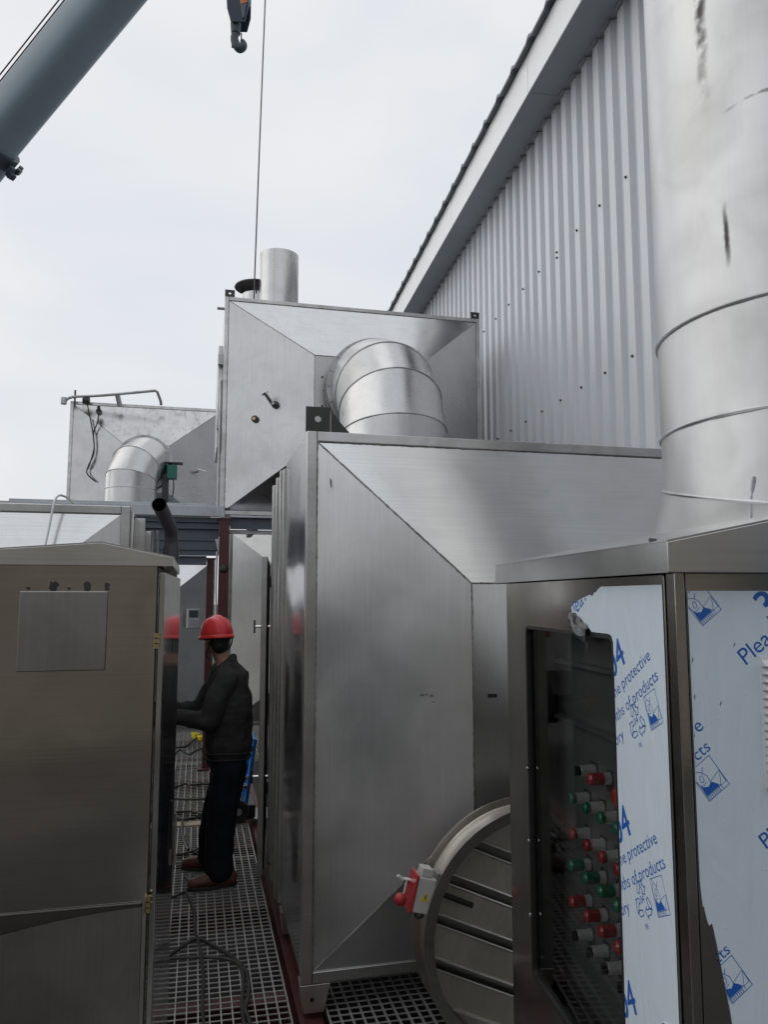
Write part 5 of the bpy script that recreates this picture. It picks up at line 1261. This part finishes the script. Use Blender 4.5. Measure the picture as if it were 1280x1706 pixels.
MB().lathe([(0.0001, 0.001), (0.064, 0.001), (0.068, 0.01), (0.068, 0.22), (0.055, 0.26), (0.022, 0.28)], 24).build('body', M['green_paint'], gc, smooth=50); MB().lathe([(0.024, 0.28), (0.024, 0.31), (0.0001, 0.312)], 16).build('cap', M['white'], gc, smooth=40)
ht = thing('hand_truck', 'hand truck with bright blue tube frame parked beyond the open door', 'hand truck', (0.45, 6.75, 0.0))
for y in (-0.02, 0.30):
    MB().tube([(-0.022, y, 0.06), (0.05, y, 0.62), (0.055, y, 0.66)], 0.020, 12).build('frame_tube', M['blue'], ht)
for z, x in ((0.30, 0.01), (0.65, 0.054)):
    MB().tube([(x, -0.02, z), (x, 0.30, z)], 0.014, 10).build('cross_tube', M['blue'], ht)
MB().box(-0.05, 0.07, -0.04, 0.32, 0.03, 0.13).build('axle_box', M['blackpaint'], ht, 0.006)
MB().box(-0.02, 0.20, -0.03, 0.31, 0.006, 0.014).build('toe_plate', M['galv'], ht)
for y in (-0.075, 0.335):
    w = MB().lathe([(0.03, -0.02), (0.085, -0.022), (0.092, -0.012), (0.092, 0.012), (0.085, 0.022), (0.03, 0.02)], 28, (-0.075, y, 0.093), 'y').build('tyre', M['black'], ht, smooth=40)
    MB().lathe([(0.0001, -0.016), (0.031, -0.016), (0.031, 0.016), (0.0001, 0.016)], 20, (-0.075, y, 0.093), 'y').build('hub', M['galv'], w)
for z in (0.27, 0.34):
    MB().lathe([(0.03, z), (0.045, z), (0.045, z+0.028), (0.03, z+0.028)], 20, (-0.035, -0.03, 0)).build('clamp_ring', M['chrome'], ht)

# ------------------------------------------------------------------ mobile crane: boom, hook block, ropes
TIP = Vector((0.263, 9.636, 12.098)); BD = (Vector((-3.048, 12.319, 9.211)) - TIP).normalized()
SC = (Vector((-3.048, 12.319, 9.211)) - TIP).length
cr = thing('mobile_crane', 'blue grey telescopic crane boom slanting across the upper left sky', 'crane', TIP + BD*SC*3.7 - Vector((0, 0, 1.5)))
sx = BD.cross(Vector((0, 0, 1))).normalized(); sz = sx.cross(BD).normalized()
if sz.z < 0: sz = -sz
def boom_sec(t0, t1, w, hgt, name, mat, n=20):
    mb = MB(); vs = []
    for t in (t0, t1):
        c = TIP + BD*t
        for k in range(n):
            a = 2*PI*k/n; ca, sa = math.cos(a), math.sin(a)
            e = 0.45 if sa > 0 else 0.75
            vs.append(c + sx*(w/2)*math.copysign(abs(ca)**e, ca) + sz*(hgt/2)*math.copysign(abs(sa)**e, sa))
    fs = [(k, (k+1) % n, n+(k+1) % n, n+k) for k in range(n)] + [tuple(range(n-1, -1, -1)), tuple(range(n, 2*n))]
    return wb(mb.add(vs, fs), name, mat, cr, 0, 30)
S1 = SC*1.10
boom_sec(0.1, S1, 0.66, 0.72, 'inner_section', M['boom'])
boom_sec(S1+0.02, SC*3.7, 0.74, 0.80, 'outer_section', M['boom'])
boom_sec(S1-0.16, S1+0.06, 0.78, 0.86, 'collar', M['boomdark'])
for k in range(14):
    a = 2*PI*k/14; c = TIP + BD*(S1-0.05) + sx*0.42*math.copysign(abs(math.cos(a))**0.6, math.cos(a)) + sz*0.46*math.copysign(abs(math.sin(a))**0.6, math.sin(a))
    e = (c - (TIP+BD*(S1-0.05))).normalized()
    wb(MB().obox(c+e*0.02, BD, e.cross(BD), e, 0.05, 0.05, 0.035), 'wear_pad', M['boomdark'], cr, 0.01)
wb(MB().obox(TIP + BD*(S1+0.02) - sz*0.52 + sx*0.2, BD, sx, sz, 0.05, 0.06, 0.05), 'sensor_bracket', M['boomdark'], cr, 0.01)
wb(MB().obox(TIP, BD, sx, sz, 0.30, 0.26, 0.40), 'boom_head', M['boomdark'], cr, 0.03)
wb(MB().tube([TIP - sx*0.3, TIP + sx*0.3], 0.22, 20), 'head_sheave', M['boomdark'], cr)
for dx in (-0.03, 0.03):
    wb(MB().tube([TIP + sz*0.38 + sx*(dx-0.28), TIP + BD*SC*3.6 + sz*0.38 + sx*(dx-0.28)], 0.012, 6), 'hoist_rope', M['rope'], cr)
CB = Vector(cr.location)
wb(MB().box(CB.x-1.2, CB.x+1.2, CB.y-3.5, CB.y+4.5, 0.55, 1.25), 'carrier', M['boom'], cr, 0.05)
wb(MB().box(CB.x-0.8, CB.x+0.8, CB.y-1.2, CB.y+1.2, 1.26, 2.1), 'turntable', M['boom'], cr, 0.05)
wb(MB().box(CB.x-1.15, CB.x+1.15, CB.y-5.0, CB.y-3.6, 0.5, 2.3), 'driver_cab', M['boom'], cr, 0.12)
for y in (-4.2, -2.4, 2.0, 3.4):
    for x in (-1.05, 1.05):
        wb(MB().lathe([(0.2, -0.15), (0.48, -0.15), (0.5, -0.1), (0.5, 0.1), (0.48, 0.15), (0.2, 0.15)], 28, (CB.x+x, CB.y+y, 0.05), 'x'), 'wheel', M['black'], cr)

# hook block below the boom head
hb = thing('hook_block', 'crane hook block with navy cheek plates, orange sheave guard and dark hook', 'hook', (0.333, 9.92, 9.30))
hyaw = Matrix.Rotation(R(-13.6), 4, 'Z')
def hp(x, y, z): return hyaw @ Vector((x, y, z))
def hbuild(mb, name, mat, bev=0.0, parent=hb):
    mb.v = [tuple(hp(*v)) for v in mb.v]; return mb.build(name, mat, parent, bev)
for (y0, y1) in ((-0.10, -0.085), (0.085, 0.10)):
    hbuild(MB().prism([(-0.155, y0, 0.95), (0.165, y0, 0.95), (0.165, y0, 0.50), (0.12, y0, 0.30), (-0.07, y0, 0.30), (-0.125, y0, 0.50)], (0, y1-y0, 0)), 'cheek_plate', M['navy'], 0.004)
hbuild(MB().prism([(0.04, -0.112, 0.95), (0.16, -0.112, 0.95), (0.15, -0.112, 0.58), (0.055, -0.112, 0.545)], (0, 0.010, 0)), 'sheave_guard', M['orange'], 0.003)
hbuild(MB().prism([(0.055, -0.118, 0.535), (0.135, -0.118, 0.56), (0.115, -0.118, 0.36), (0.09, -0.118, 0.34)], (0, 0.02, 0)), 'guard_plate', M['bluebeam'], 0.003)
hbuild(MB().tube([(0.02, -0.08, 0.72), (0.02, 0.08, 0.72)], 0.15, 28), 'sheave', M['boomdark'])
hbuild(MB().cyl((-0.02, 0, 0.20), (-0.02, 0, 0.34), 0.062, 0.075, 16), 'swivel', M['boomdark'])
hk = [(-0.02, 0, 0.22), (-0.035, 0, 0.14), (-0.025, 0, 0.08), (0.0, 0, 0.02), (0.04, 0, -0.015), (0.075, 0, 0.005), (0.088, 0, 0.045), (0.075, 0, 0.085), (0.05, 0, 0.095)]
hks = spline(hk, 5); rr = [0.050 + 0.010*math.sin(PI*i/(len(hks)-1)) - 0.030*max(0, (i/(len(hks)-1)-0.7)/0.3) for i in range(len(hks))]
hbuild(MB().tube(hks, rr, 12), 'hook', M['boomdark'])
hbuild(MB().bar((-0.055, -0.02, 0.12), (-0.055, -0.02, -0.02), 0.025, 0.02, (0, 1, 0)), 'latch', M['boomdark'], 0.004)
hbuild(MB().tube([(0.055, 0, 0.21), (0.062, 0, 0.10)], 0.010, 6), 'safety_catch', M['boomdark'])
for dx in (-0.10, 0.12):
    hbuild(MB().tube([(dx, 0, 0.74), (dx*0.8, -0.15, 2.75)], 0.011, 6), 'fall_rope', M['rope'])
tag(MB().tube([(0.56, 8.86, 5.29), (0.598, 9.03, 7.0), (0.661, 9.31, 9.58), (0.70, 9.5, 11.95)], 0.0095, 6).build('hoist_line', M['rope'], None), 'thin taut wire rope dropping from the crane to the raised unit', 'rope')
